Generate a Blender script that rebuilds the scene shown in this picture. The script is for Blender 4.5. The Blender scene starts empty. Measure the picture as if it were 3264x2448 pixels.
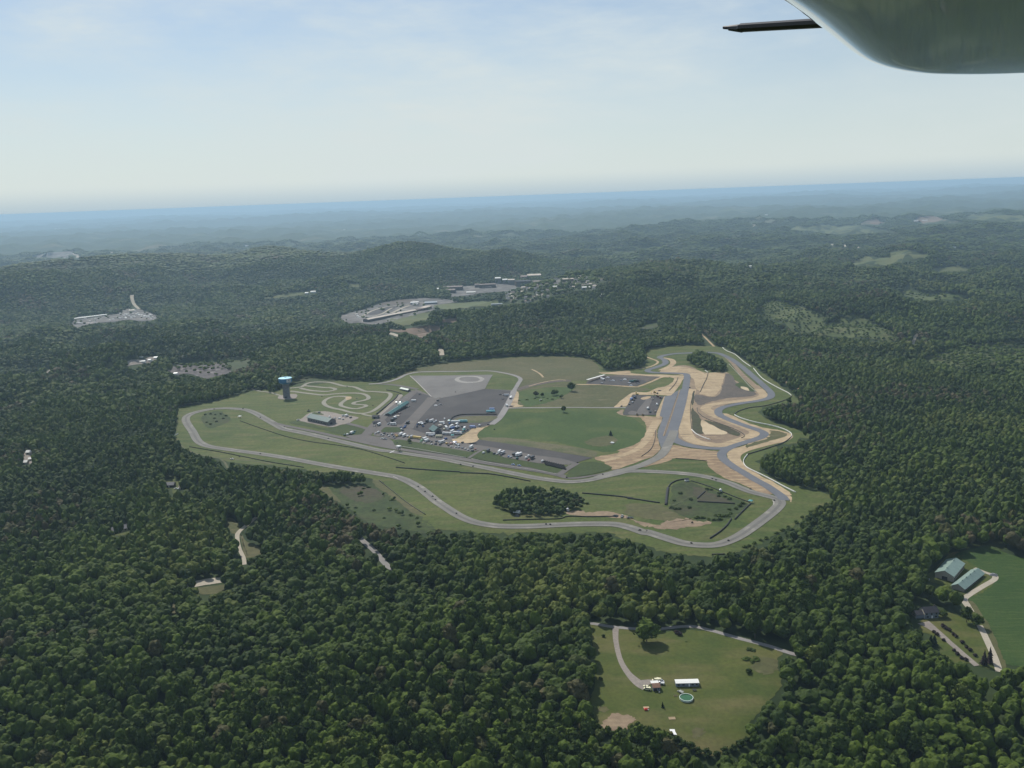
import bpy, bmesh, math, random
import numpy as np
from mathutils import Vector, Matrix

rng = np.random.default_rng(11)
random.seed(11)
sc = bpy.context.scene
COL = sc.collection

# ------------------------------------------------------------------ camera
IMW, IMH, FPX = 3264.0, 2448.0, 2827.0
CAM = np.array([0.0, 0.0, 350.0])
PITCH, ROLL = math.radians(11.97), math.radians(-2.1)
_f = np.array([0, math.cos(PITCH), -math.sin(PITCH)])
_r0 = np.array([1.0, 0, 0])
_u0 = np.array([0, math.sin(PITCH), math.cos(PITCH)])
_r = math.cos(ROLL) * _r0 + math.sin(ROLL) * _u0
_u = math.cos(ROLL) * _u0 - math.sin(ROLL) * _r0
cam_data = bpy.data.cameras.new('camera')
cam = bpy.data.objects.new('camera', cam_data)
COL.objects.link(cam)
cam.matrix_world = Matrix(((_r[0], _u[0], -_f[0], CAM[0]), (_r[1], _u[1], -_f[1], CAM[1]), (_r[2], _u[2], -_f[2], CAM[2]), (0, 0, 0, 1)))
cam_data.sensor_width = 36.0
cam_data.lens = FPX / IMW * 36.0
cam_data.clip_start = 0.1
cam_data.clip_end = 300000
sc.camera = cam

def pixel_dir(p):
    p = np.atleast_2d(np.asarray(p, float))
    a = (p[:, 0:1] - IMW / 2) / FPX
    b = (p[:, 1:2] - IMH / 2) / FPX
    return _f[None] + a * _r[None] - b * _u[None]

def project(P):
    d = np.asarray(P, float) - CAM
    z = np.maximum(d @ _f, 1e-3)
    return np.stack([IMW / 2 + FPX * (d @ _r) / z, IMH / 2 - FPX * (d @ _u) / z], 1)

# zoom windows in which the photograph was measured: x0, y0, scale
FR = dict(A=(0, 0, .6777), B=(500, 1050, 2.4578), C=(1200, 1050, 2.4578), D=(1900, 1050, 2.765), E=(0, 700, 2.0109),
          F=(1000, 800, 2.0109), G=(2100, 600, 1.9003), H=(2500, 1600, 2.7644), I=(1800, 1900, 2.765), J=(1150, 1240, 5.395),
          K=(1440, 1330, 5.2667), L=(900, 1180, 5.2667), M=(0, 1350, 1.7015), N=(1850, 1160, 5.53), O=(2000, 1480, 3.16),
          P=(2040, 2130, 6.914), Q=(2860, 1750, 3.859), R=(1080, 850, 5.2667), S=(1480, 850, 4.424), T=(200, 930, 6.144),
          U=(860, 1180, 15.08), V=(0, 1080, 2.765), W=(300, 1480, 5.53))

def px(s):
    """'C 10,20 30,40 D 5,6' -> full-picture pixels; a letter names the window that the following points were read in."""
    out, f = [], None
    for t in s.split():
        if t in FR:
            f = FR[t]
        else:
            x, y = t.split(',')
            out.append((f[0] + float(x) / f[2], f[1] + float(y) / f[2]))
    return np.array(out)

def unproj_plane(p, z):
    d = pixel_dir(p)
    t = (z - CAM[2]) / d[:, 2]
    return CAM[None] + d * t[:, None]

# ------------------------------------------------------------------ terrain height
def waves(x, y, lam, seed, n=6):
    r = np.random.default_rng(seed)
    s = 0
    for k in range(n):
        th = r.uniform(0, math.pi)
        w = 2 * math.pi / (lam * r.uniform(.65, 1.5))
        s = s + np.sin(w * (x * math.cos(th) + y * math.sin(th)) + r.uniform(0, 6.28))
    return s / math.sqrt(n / 1.2)

def sstep(a, b, v):
    t = np.clip((v - a) / (b - a), 0, 1)
    return t * t * (3 - 2 * t)

def dist_line(x, y, L):
    best = np.full(np.shape(x), 1e9)
    for (ax, ay), (bx, by) in zip(L[:-1], L[1:]):
        dx, dy = bx - ax, by - ay
        t = np.clip(((x - ax) * dx + (y - ay) * dy) / (dx * dx + dy * dy), 0, 1)
        best = np.minimum(best, np.hypot(x - ax - t * dx, y - ay - t * dy))
    return best

RIDGE = unproj_plane([(-500, 905), (0, 862), (440, 815), (770, 790), (1030, 792), (1330, 782), (1600, 800), (1850, 835)], 96.0)[:, :2]
VALLEY = unproj_plane([(-500, 1085), (348, 1022), (1000, 1003), (1400, 968), (1800, 908), (2250, 868)], -72.0)[:, :2]
VALLEY2 = unproj_plane([(1050, 1052), (1200, 1036), (1420, 1018)], -68.0)[:, :2]
VALLEY3 = unproj_plane([(1560, 925), (1640, 922), (1800, 905), (1960, 892)], -66.0)[:, :2]
LAWN = unproj_plane([(2130, 2160)], -22)[0]
FARM = unproj_plane([(3120, 1930)], -22)[0]
KNOLL = unproj_plane([(1800, 1085)], 0)[0]
KNOLL2 = unproj_plane([(2750, 980)], 10)[0]

def height(x, y):
    d = np.hypot(x, y)
    e = np.sqrt(((x + 40) / 760) ** 2 + ((y - 1410) / 770) ** 2)
    m = sstep(1.5, 1.0, e)
    inner = 1.6 * waves(x, y, 330, 3)
    far = sstep(1500, 4500, d)
    calm = 1 - np.exp(-((x - LAWN[0]) ** 2 + (y - LAWN[1]) ** 2) / 110 ** 2) - np.exp(-((x - FARM[0]) ** 2 + (y - FARM[1]) ** 2) / 130 ** 2)
    calm = np.clip(calm, 0, 1)
    out = -24 + calm * (18 * waves(x, y, 400, 5) + 8 * waves(x, y, 185, 6))
    out = out + far * (-14 + 20 * waves(x, y, 1150, 8) + 22 * waves(x, y, 3000, 9))
    out = out + sstep(9000, 30000, d) * (55 * waves(x, y, 11000, 12) + 40 * waves(x, y, 5200, 13))
    out = out - 42 * sstep(4700, 6300, d) * sstep(2600, 300, x)
    v = np.exp(-(dist_line(x, y, VALLEY) / 520) ** 4)
    v = np.maximum(v, np.exp(-(dist_line(x, y, VALLEY2) / 330) ** 4))
    v = np.maximum(v, np.exp(-(dist_line(x, y, VALLEY3) / 420) ** 4))
    out = out * (1 - .97 * v) + v * -70
    out = out + (1 - v) * 20 * np.exp(-((x - KNOLL[0]) ** 2 + (y - KNOLL[1]) ** 2) / 420 ** 2)
    out = out + 34 * np.exp(-((x - KNOLL2[0]) ** 2 + (y - KNOLL2[1]) ** 2) / 450 ** 2)
    g = np.exp(-(dist_line(x, y, RIDGE) / 560) ** 2) * (1 - v)
    out = out * (1 - .85 * g) + g * (82 + 20 * waves(x, y, 560, 15))
    out = out - d * d / 60000000.0
    return out * (1 - m) + inner * m

def ground(p, lift=0.0):
    """Where the line of sight through each pixel meets the ground."""
    d = pixel_dir(p)
    d = d / np.linalg.norm(d, axis=1)[:, None]
    n = len(d)
    t = np.maximum((130.0 - CAM[2]) / np.minimum(d[:, 2], -1e-4), 380.0)
    t = np.where(t < 1400, np.maximum((40.0 - CAM[2]) / np.minimum(d[:, 2], -1e-4), 380.0), t)
    hit = np.zeros(n, bool)
    lo = t.copy()
    for _ in range(520):
        P = CAM[None] + d * t[:, None]
        below = P[:, 2] < height(P[:, 0], P[:, 1]) + lift
        hit |= below
        lo = np.where(hit, lo, t)
        t = np.where(hit, t, np.minimum(t * 1.008 + 1, 90000))
        if hit.all():
            break
    hi = t
    for _ in range(22):
        mid = (lo + hi) / 2
        P = CAM[None] + d * mid[:, None]
        below = P[:, 2] < height(P[:, 0], P[:, 1]) + lift
        hi = np.where(below, mid, hi)
        lo = np.where(below, lo, mid)
    return CAM[None] + d * hi[:, None]

def drop(P, lift=0.0):
    P = np.array(P, float)
    P[:, 2] = height(P[:, 0], P[:, 1]) + lift
    return P

# ------------------------------------------------------------------ materials
def nt(name):
    m = bpy.data.materials.new(name)
    m.use_nodes = True
    t = m.node_tree
    t.nodes.clear()
    out = t.nodes.new('ShaderNodeOutputMaterial')
    b = t.nodes.new('ShaderNodeBsdfPrincipled')
    t.links.new(b.outputs[0], out.inputs[0])
    b.inputs['Specular IOR Level'].default_value = .25
    return m, t, b

def mixc(t, fac, a, b):
    n = t.nodes.new('ShaderNodeMix')
    n.data_type = 'RGBA'
    for sock, v in ((n.inputs[0], fac), (n.inputs[6], a), (n.inputs[7], b)):
        if isinstance(v, (int, float)):
            sock.default_value = v
        elif isinstance(v, tuple):
            sock.default_value = (*v, 1)
        else:
            t.links.new(v, sock)
    return n.outputs[2]

def noise(t, scale, detail=4, lo=.35, hi=.65, stretch=None, coord=None):
    if coord is None:
        coord = t.nodes.new('ShaderNodeNewGeometry').outputs['Position']
    if stretch:
        mp = t.nodes.new('ShaderNodeMapping')
        mp.inputs['Rotation'].default_value = (0, 0, stretch[0])
        mp.inputs['Scale'].default_value = (stretch[1], stretch[2], 1)
        t.links.new(coord, mp.inputs[0])
        coord = mp.outputs[0]
    n = t.nodes.new('ShaderNodeTexNoise')
    n.inputs['Scale'].default_value = scale
    n.inputs['Detail'].default_value = detail
    n.inputs['Roughness'].default_value = .6
    t.links.new(coord, n.inputs['Vector'])
    r = t.nodes.new('ShaderNodeMapRange')
    r.inputs[1].default_value = lo
    r.inputs[2].default_value = hi
    t.links.new(n.outputs[0], r.inputs[0])
    return r.outputs[0]

def surface(name, c1, c2, s1, c3=None, s2=None, rough=.9, stretch=None, lo2=.55, hi2=.7, fine=.35, fs=.5):
    """Two-colour mottled ground: large patches, optional third colour in streaks, fine grain."""
    m, t, b = nt(name)
    c = mixc(t, noise(t, s1), c1, c2)
    if c3:
        c = mixc(t, noise(t, s2, 5, lo2, hi2, stretch), c, c3)
    g = noise(t, fs, 3, .3, .7)
    dark = tuple(v * (1 - fine) for v in (1, 1, 1))
    mul = t.nodes.new('ShaderNodeMix')
    mul.data_type = 'RGBA'
    mul.blend_type = 'MULTIPLY'
    mul.inputs[0].default_value = 1
    t.links.new(c, mul.inputs[6])
    t.links.new(mixc(t, g, dark, (1, 1, 1)), mul.inputs[7])
    t.links.new(mul.outputs[2], b.inputs['Base Color'])
    b.inputs['Roughness'].default_value = rough
    return m

def plain(name, c, rough=.6, spec=.3, metal=0.0, vary=.15, scale=1.5):
    m, t, b = nt(name)
    k = tuple(v * (1 - vary) for v in c)
    t.links.new(mixc(t, noise(t, scale, 3), k, c), b.inputs['Base Color'])
    b.inputs['Roughness'].default_value = rough
    b.inputs['Specular IOR Level'].default_value = spec
    b.inputs['Metallic'].default_value = metal
    return m

M = {}
M['grass'] = surface('grass', (.054, .086, .014), (.094, .116, .025), .007, (.135, .130, .046), .016, stretch=(.5, 1, 4), lo2=.46, hi2=.72, fs=.25, fine=.4)
M['lush'] = surface('lush_grass', (.040, .076, .013), (.056, .092, .018), .012, (.095, .115, .028), .008, lo2=.5, hi2=.68, fs=.25)
M['verge'] = surface('verge_grass', (.038, .062, .014), (.055, .076, .018), .02, fs=.3)
M['dry'] = surface('dry_grass', (.080, .086, .030), (.115, .105, .046), .01, (.20, .17, .10), .022, stretch=(.25, 1, 4), lo2=.6, hi2=.75, fs=.2)
M['olive'] = surface('olive_band', (.110, .108, .052), (.140, .128, .070), .012, (.075, .095, .034), .02, lo2=.5, hi2=.65, fs=.3)
M['scrub'] = surface('scrub_ground', (.034, .058, .013), (.056, .078, .020), .03, (.066, .064, .030), .012, lo2=.52, hi2=.66, fs=.2, fine=.5)
M['slope'] = surface('cleared_slope', (.075, .105, .028), (.10, .122, .038), .02, (.125, .12, .05), .01, fs=.12, fine=.5)
M['brownscrub'] = surface('brown_scrub', (.068, .058, .036), (.056, .066, .026), .03, fs=.2, fine=.4)
M['lawn'] = surface('lawn_grass', (.052, .076, .012), (.084, .097, .018), .03, (.125, .112, .040), .012, stretch=(.15, 1, 3), lo2=.48, hi2=.70, fs=.35, fine=.25)
M['crop'] = surface('crop_field', (.026, .062, .010), (.040, .076, .013), .02, (.056, .088, .020), .05, stretch=(.62, 1, 9), lo2=.48, hi2=.66, fs=.6, fine=.3)
M['tan'] = surface('tan_dirt', (.45, .345, .215), (.37, .28, .17), .02, (.23, .17, .11), .02, stretch=(.9, 1, 5), lo2=.52, hi2=.7, fs=.15, fine=.25)
M['tanlight'] = surface('pale_sand', (.52, .42, .28), (.44, .35, .225), .03, (.33, .25, .15), .03, lo2=.6, hi2=.75, fs=.2, fine=.15)
M['dirt'] = surface('brown_dirt', (.22, .16, .11), (.29, .215, .14), .012, (.34, .26, .165), .025, stretch=(.7, 1, 5), lo2=.52, hi2=.68, fs=.15, fine=.3)
M['rust'] = surface('rust_dirt', (.24, .165, .10), (.32, .23, .14), .02, (.43, .325, .195), .03, stretch=(-.7, 1, 6), lo2=.5, hi2=.66, fs=.15, fine=.3)
M['darkdirt'] = surface('dark_dirt', (.105, .088, .074), (.13, .108, .088), .03, fs=.2)
M['track'] = surface('old_asphalt', (.20, .19, .168), (.168, .161, .143), .03, (.31, .29, .25), .05, lo2=.55, hi2=.75, fs=.3, fine=.12)
M['rubbered'] = surface('rubbered_asphalt', (.135, .130, .118), (.16, .154, .138), .05, fs=.3, fine=.2)
M['newtrack'] = surface('new_asphalt', (.118, .125, .142), (.140, .146, .160), .03, (.18, .184, .19), .02, lo2=.6, hi2=.8, fs=.3, fine=.1)
M['kart'] = surface('kart_asphalt', (.23, .22, .18), (.265, .25, .20), .04, (.40, .35, .25), .02, lo2=.62, hi2=.75, fs=.3, fine=.12)
M['lot'] = surface('dark_asphalt', (.055, .051, .052), (.068, .063, .063), .02, (.09, .084, .08), .012, lo2=.5, hi2=.75, fs=.3, fine=.15)
M['grey'] = surface('grey_asphalt', (.135, .122, .113), (.108, .099, .093), .02, (.17, .155, .14), .02, lo2=.55, hi2=.75, fs=.3, fine=.12)
M['pad'] = surface('skid_pad', (.150, .142, .134), (.175, .165, .154), .02, (.125, .117, .111), .03, lo2=.5, hi2=.75, fs=.3, fine=.1)
M['ringpaint'] = surface('worn_ring', (.36, .34, .31), (.30, .285, .26), .05)
M['concrete'] = surface('concrete', (.34, .32, .29), (.40, .375, .335), .05, fine=.15)
M['gravel'] = surface('gravel', (.235, .205, .18), (.285, .25, .215), .05, fine=.25)
M['rubble'] = surface('rubble', (.085, .075, .072), (.15, .13, .125), .025, (.30, .27, .26), .035, lo2=.57, hi2=.66, fs=.09, fine=.6)
M['yard'] = surface('yard_gravel', (.105, .10, .095), (.19, .175, .16), .009, (.33, .31, .285), .016, lo2=.53, hi2=.64, stretch=(.3, 1, 3), fs=.03, fine=.5)
M['field'] = surface('pale_field', (.085, .108, .034), (.11, .12, .045), .005, fs=.05, fine=.2)
M['ploughed'] = surface('ploughed_field', (.15, .105, .075), (.18, .13, .092), .01, fs=.05, fine=.2)
M['road'] = surface('road_surface', (.22, .21, .20), (.26, .245, .235), .05, fine=.15)
M['paleroad'] = surface('pale_gravel_road', (.36, .32, .25), (.42, .375, .30), .05, fine=.2)
M['white'] = plain('white_paint', (.78, .78, .76), .4)
M['wallwhite'] = plain('white_concrete', (.74, .73, .69), .7)
M['black'] = plain('black_rubber', (.022, .022, .024), .8)
M['tyrewall'] = plain('tyre_wall', (.035, .036, .038), .85, vary=.5, scale=.6)
M['rail'] = plain('weathered_rail', (.10, .095, .085), .8, vary=.4)
M['glass'] = plain('dark_glass', (.03, .035, .04), .12, .6)
M['greenroof'] = plain('green_metal_roof', (.050, .112, .105), .5, .4, vary=.12, scale=.3)
M['tealroof'] = plain('teal_metal_roof', (.030, .112, .110), .5, .4, vary=.12, scale=.3)
M['barnroof'] = plain('pale_green_roof', (.21, .29, .255), .42, .4, vary=.15, scale=.3)
M['barnwall'] = plain('beige_siding', (.36, .33, .28), .7)
M['hallwall'] = plain('grey_block_wall', (.20, .19, .19), .8, vary=.3, scale=.5)
M['darkwall'] = plain('dark_brick', (.09, .075, .07), .85, vary=.3, scale=.3)
M['cream'] = plain('cream_siding', (.62, .58, .48), .7)
M['bluewall'] = plain('blue_grey_and_shaded_siding', (.17, .20, .24), .7)  # blue grey walls; also paints the shade on the farm house front
M['slate'] = plain('charcoal_shingle', (.045, .045, .055), .85, vary=.3, scale=1)
M['greyroof'] = plain('grey_shingle', (.20, .19, .20), .85, vary=.25, scale=.5)
M['brownroof'] = plain('brown_shingle', (.26, .15, .10), .85, vary=.2)
M['rustroof'] = plain('rusty_roof', (.22, .175, .15), .8, vary=.3, scale=.1)
M['tanroof'] = plain('tan_sheet_roof', (.50, .43, .35), .6, vary=.2, scale=.05)
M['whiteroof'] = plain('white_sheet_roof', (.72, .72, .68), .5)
M['blueroof'] = plain('blue_grey_roof', (.25, .29, .32), .5)
M['tankblue'] = plain('tank_blue', (.022, .15, .31), .4, .4, vary=.08, scale=.2)
M['tanktop'] = plain('tank_pale_blue', (.40, .72, .82), .4, .4, vary=.05, scale=.2)
M['pedestal'] = plain('fluted_concrete', (.17, .17, .18), .85, vary=.25, scale=.3)
M['emblem'] = plain('emblem_panel', (.60, .58, .60), .6)
M['emblemmark'] = plain('emblem_marks', (.13, .17, .21), .6)
M['poolwater'] = plain('pool_water', (.05, .14, .055), .15, .5, vary=.3, scale=.6)
M['poolrim'] = plain('pool_rim', (.60, .70, .64), .5)
M['deckwood'] = plain('grey_deck_wood', (.35, .36, .33), .8)
M['red'] = plain('red_plastic', (.55, .05, .03), .5)
M['bark'] = plain('bark', (.09, .07, .055), .95, vary=.4, scale=3)
M['trunkgrey'] = plain('grey_bark', (.13, .115, .10), .95, vary=.4, scale=3)

def foliage(name, lo, hi, rust, yel):
    m, t, b = nt(name)
    at = t.nodes.new('ShaderNodeAttribute')
    at.attribute_name = 'tint'
    ah = t.nodes.new('ShaderNodeAttribute')
    ah.attribute_name = 'hue'
    oi = t.nodes.new('ShaderNodeObjectInfo')
    c = mixc(t, at.outputs['Fac'], lo, hi)
    r1 = t.nodes.new('ShaderNodeMapRange')
    r1.inputs[1].default_value = .86
    r1.inputs[2].default_value = 1.0
    t.links.new(ah.outputs['Fac'], r1.inputs[0])
    c = mixc(t, r1.outputs[0], c, rust)
    r2 = t.nodes.new('ShaderNodeMapRange')
    r2.inputs[1].default_value = .32
    r2.inputs[2].default_value = .0
    t.links.new(ah.outputs['Fac'], r2.inputs[0])
    c = mixc(t, r2.outputs[0], c, yel)
    g = noise(t, .55, 4, .3, .7)
    mul = t.nodes.new('ShaderNodeMix')
    mul.data_type = 'RGBA'
    mul.blend_type = 'MULTIPLY'
    mul.inputs[0].default_value = 1
    t.links.new(c, mul.inputs[6])
    t.links.new(mixc(t, g, (.62, .64, .62), (1.25, 1.25, 1.12)), mul.inputs[7])
    t.links.new(mul.outputs[2], b.inputs['Base Color'])
    b.inputs['Roughness'].default_value = .75
    b.inputs['Specular IOR Level'].default_value = .15
    return m

M['leaf'] = foliage('foliage', (.019, .036, .004), (.064, .096, .008), (.070, .058, .028), (.080, .098, .016))
M['purpleleaf'] = plain('dark_purple_foliage', (.045, .034, .034), .9, .1, vary=.5, scale=1.2)
M['darkleaf'] = plain('dark_conifer_foliage', (.020, .034, .018), .9, .1, vary=.5, scale=1.2)

def paint(c):
    k = 'paint_' + c
    if k not in M:
        rgb = dict(white=(.78, .78, .76), silver=(.46, .47, .49), grey=(.20, .20, .21), black=(.025, .025, .028), blue=(.07, .13, .32),
                   teal=(.06, .30, .30), yellow=(.72, .52, .16), orange=(.60, .24, .08), red=(.45, .09, .06), pink=(.60, .34, .28), green=(.25, .46, .25),
                   cream=(.70, .66, .45), brown=(.17, .12, .09), beige=(.62, .54, .44), turquoise=(.22, .52, .56))[c.split('_')[-1]]
        if c.startswith('dark_'):
            rgb = tuple(v * .35 for v in rgb)
        if c.startswith('light_'):
            rgb = tuple(min(.8, v * 1.3 + .22) for v in rgb)
        M[k] = plain(k, rgb, .3, .5, vary=.05)
    return M[k]

# ------------------------------------------------------------------ object helpers
def tag(o, label=None, cat=None, group=None, kind=None):
    if label:
        o['label'] = label
    if cat:
        o['category'] = cat
    if group:
        o['group'] = group
    if kind:
        o['kind'] = kind
    return o

def empty(name, loc, rz=0.0):
    o = bpy.data.objects.new(name, None)
    COL.objects.link(o)
    o.location = loc
    o.rotation_euler = (0, 0, rz)
    o.empty_display_size = .5
    return o

def link(name, me, parent=None, loc=None, rz=0.0):
    o = bpy.data.objects.new(name, me)
    COL.objects.link(o)
    if parent:
        o.parent = parent
    if loc is not None:
        o.location = loc
        o.rotation_euler = (0, 0, rz)
    return o

class MB:
    """Collects faces with material keys, makes one mesh."""
    def __init__(s):
        s.v, s.f, s.m, s.mats = [], [], [], []
    def mi(s, k):
        if k not in s.mats:
            s.mats.append(k)
        return s.mats.index(k)
    def poly(s, pts, k):
        i = len(s.v)
        s.v += [tuple(p) for p in pts]
        s.f.append(tuple(range(i, i + len(pts))))
        s.m.append(s.mi(k))
    def hexa(s, b, t, k, ktop=None):
        """b, t: four bottom and four top points, same order (counter-clockwise from above)."""
        i = len(s.v)
        s.v += [tuple(p) for p in b] + [tuple(p) for p in t]
        for q in ((3, 2, 1, 0), (4, 5, 6, 7), (0, 1, 5, 4), (1, 2, 6, 5), (2, 3, 7, 6), (3, 0, 4, 7)):
            s.f.append(tuple(i + j for j in q))
            s.m.append(s.mi(ktop if ktop and q[0] == 4 else k))
    def box(s, c, d, k, taper=1.0, ktop=None, tx=None):
        x, y, z = c
        a, b, h = d[0] / 2, d[1] / 2, d[2]
        u, w = a * (tx if tx is not None else taper), b * taper
        s.hexa([(x - a, y - b, z), (x + a, y - b, z), (x + a, y + b, z), (x - a, y + b, z)],
               [(x - u, y - w, z + h), (x + u, y - w, z + h), (x + u, y + w, z + h), (x - u, y + w, z + h)], k, ktop)
    def cyl(s, c, r, h, k, n=16, axis='z', r2=None, ktop=None):
        r2 = r if r2 is None else r2
        i = len(s.v)
        for rr, hh in ((r, 0), (r2, h)):
            for j in range(n):
                a = 2 * math.pi * j / n
                p = (rr * math.cos(a), rr * math.sin(a), hh)
                if axis == 'x':
                    p = (p[2] - h / 2, p[0], p[1])
                s.v.append((c[0] + p[0], c[1] + p[1], c[2] + p[2]))
        for j in range(n):
            s.f.append((i + j, i + (j + 1) % n, i + n + (j + 1) % n, i + n + j))
            s.m.append(s.mi(k))
        s.f.append(tuple(i + n - 1 - j for j in range(n)))
        s.m.append(s.mi(k))
        s.f.append(tuple(i + n + j for j in range(n)))
        s.m.append(s.mi(ktop or k))
    def mesh(s, name):
        me = bpy.data.meshes.new(name)
        me.from_pydata(s.v, [], s.f)
        for k in s.mats:
            me.materials.append(M[k])
        me.polygons.foreach_set('material_index', s.m)
        me.update()
        return me
    def build(s, name, parent=None, loc=None, rz=0.0):
        return link(name, s.mesh(name), parent, loc, rz)

def raw_mesh(name, V, T, mats, attrs=None):
    """Triangle mesh from numpy arrays."""
    me = bpy.data.meshes.new(name)
    n, t = len(V), len(T)
    me.vertices.add(n)
    me.vertices.foreach_set('co', np.asarray(V, np.float32).ravel())
    me.loops.add(t * 3)
    me.loops.foreach_set('vertex_index', np.asarray(T, np.int32).ravel())
    me.polygons.add(t)
    me.polygons.foreach_set('loop_start', np.arange(0, t * 3, 3, dtype=np.int32))
    for k, a in (attrs or {}).items():
        me.attributes.new(k, 'FLOAT', 'POINT').data.foreach_set('value', np.asarray(a, np.float32))
    for k in mats:
        me.materials.append(M[k])
    me.update(calc_edges=True)
    return me

# ------------------------------------------------------------------ draped ground sheets
OPEN = []          # picture outlines within which no forest tree stands
WOODS = []         # groves inside them
SCRUB = []         # (outline, share of trees kept, size)

def smooth(P, closed, step=0.0, n=6):
    P = np.asarray(P, float)
    k = len(P)
    out = []
    for i in range(k if closed else k - 1):
        if closed:
            a, b, c, d = P[i - 1], P[i], P[(i + 1) % k], P[(i + 2) % k]
        else:
            a, b, c, d = P[max(i - 1, 0)], P[i], P[i + 1], P[min(i + 2, k - 1)]
        for j in range(n):
            t = j / n
            out.append(.5 * ((2 * b) + (c - a) * t + (2 * a - 5 * b + 4 * c - d) * t * t + (3 * b - a - 3 * c + d) * t ** 3))
    if not closed:
        out.append(P[-1])
    return np.array(out)

def sheet(name, P, mat, lift, label=None, cat=None, kind='structure', jitter=0.0, maxlen=None):
    P = np.asarray(P, float)[:, :2]
    if jitter:
        P = P + rng.normal(0, jitter, P.shape)
    bm = bmesh.new()
    vs = [bm.verts.new((p[0], p[1], 0)) for p in P]
    f = bm.faces.new(vs)
    bmesh.ops.triangulate(bm, faces=[f])
    dist = float(np.hypot(P[:, 0], P[:, 1]).mean())
    L = maxlen or max(16.0, dist * .014)
    for _ in range(9):
        es = [e for e in bm.edges if e.calc_length() > L]
        if not es:
            break
        bmesh.ops.subdivide_edges(bm, edges=es, cuts=1)
        bmesh.ops.triangulate(bm, faces=[f for f in bm.faces if len(f.verts) > 3])
    co = np.array([v.co[:2] for v in bm.verts])
    z = height(co[:, 0], co[:, 1]) + lift
    for v, h in zip(bm.verts, z):
        v.co.z = h
    bmesh.ops.recalc_face_normals(bm, faces=bm.faces)
    if sum(f.normal.z for f in bm.faces) < 0:
        bmesh.ops.reverse_faces(bm, faces=bm.faces)
    me = bpy.data.meshes.new(name)
    bm.to_mesh(me)
    bm.free()
    me.materials.append(M[mat])
    for p in me.polygons:
        p.use_smooth = True
    o = link(name, me)
    return tag(o, label, cat, None, kind)

def area(name, s, mat, lift, label=None, cat=None, open_=False, curve=True, jitter=.5, kind='structure', n=5):
    p = px(s) if isinstance(s, str) else s
    if open_:
        OPEN.append(p)
    P = ground(p, lift)
    if curve:
        P = smooth(P, True, n=n)
    return sheet(name, P, mat, lift, label, cat, kind, jitter)

def offset_line(C, w):
    d = np.gradient(C[:, :2], axis=0)
    d /= np.maximum(np.linalg.norm(d, axis=1)[:, None], 1e-6)
    nrm = np.stack([-d[:, 1], d[:, 0]], 1)
    w = np.asarray(w, float)
    if w.ndim:
        w = np.interp(np.linspace(0, 1, len(C)), np.linspace(0, 1, len(w)), w)[:, None]
    return C[:, :2] + nrm * w / 2, C[:, :2] - nrm * w / 2

def strip(name, s, width, mat, lift, label=None, cat=None, open_=0.0, kind='structure', n=6, parent=None):
    p = px(s) if isinstance(s, str) else s
    C = smooth(ground(p, lift), False, n=n)
    C = np.concatenate([C[:1], C[1:][np.linalg.norm(np.diff(C[:, :2], axis=0), axis=1) > .3]])
    a, b = offset_line(C, width)
    V = np.empty((len(C) * 3, 3))
    V[0::3, :2], V[1::3, :2], V[2::3, :2] = a, C[:, :2], b
    V[:, 2] = height(V[:, 0], V[:, 1]) + lift
    T = []
    for i in range(len(C) - 1):
        for k in (0, 1):
            q = (3 * i + k, 3 * i + k + 1, 3 * i + 3 + k + 1, 3 * i + 3 + k)
            T += [(q[0], q[1], q[2]), (q[0], q[2], q[3])]
    o = link(name, raw_mesh(name, V, T, [mat]))
    if open_:
        a, b = offset_line(C, open_)
        poly = np.concatenate([a, b[::-1]])
        OPEN.append(project(drop(np.c_[poly, np.zeros(len(poly))])))
    return tag(o, label, cat, None, kind)

def wall(name, s, w, h, mat, label, cat, group=None, lift=.3, n=5, segs=True):
    """A low barrier along a line on the ground: rectangular section, capped ends."""
    C = smooth(ground(px(s), lift), False, n=n)
    a, b = offset_line(C, w)
    k = len(C)
    V = np.empty((k * 4, 3))
    z = height(C[:, 0], C[:, 1]) + .2
    V[0::4, :2], V[1::4, :2], V[2::4, :2], V[3::4, :2] = a, b, b * .9 + a * .1, a * .9 + b * .1
    V[0::4, 2] = V[1::4, 2] = z
    V[2::4, 2] = V[3::4, 2] = z + h
    T = []
    for i in range(k - 1):
        for j in range(4):
            q = (4 * i + j, 4 * i + (j + 1) % 4, 4 * i + 4 + (j + 1) % 4, 4 * i + 4 + j)
            T += [(q[0], q[2], q[1]), (q[0], q[3], q[2])]
    e = 4 * (k - 1)
    T += [(0, 1, 2), (0, 2, 3), (e, e + 2, e + 1), (e, e + 3, e + 2)]
    o = link(name, raw_mesh(name, V, T, [mat]))
    return tag(o, label, cat, group)
# ------------------------------------------------------------------ light, sky, haze
SUN_EL, SUN_AZ = math.radians(48), math.radians(-26)      # azimuth from +Y, negative towards -X
sun_dir = Vector((math.sin(SUN_AZ) * math.cos(SUN_EL), math.cos(SUN_AZ) * math.cos(SUN_EL), math.sin(SUN_EL)))
sd = bpy.data.lights.new('sun', 'SUN')
sd.energy = 4.5
sd.angle = math.radians(.5)
sd.color = (1, .95, .87)
so = bpy.data.objects.new('sun', sd)
COL.objects.link(so)
so.rotation_euler = sun_dir.to_track_quat('Z', 'Y').to_euler()
so.location = (0, 0, 900)

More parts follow.
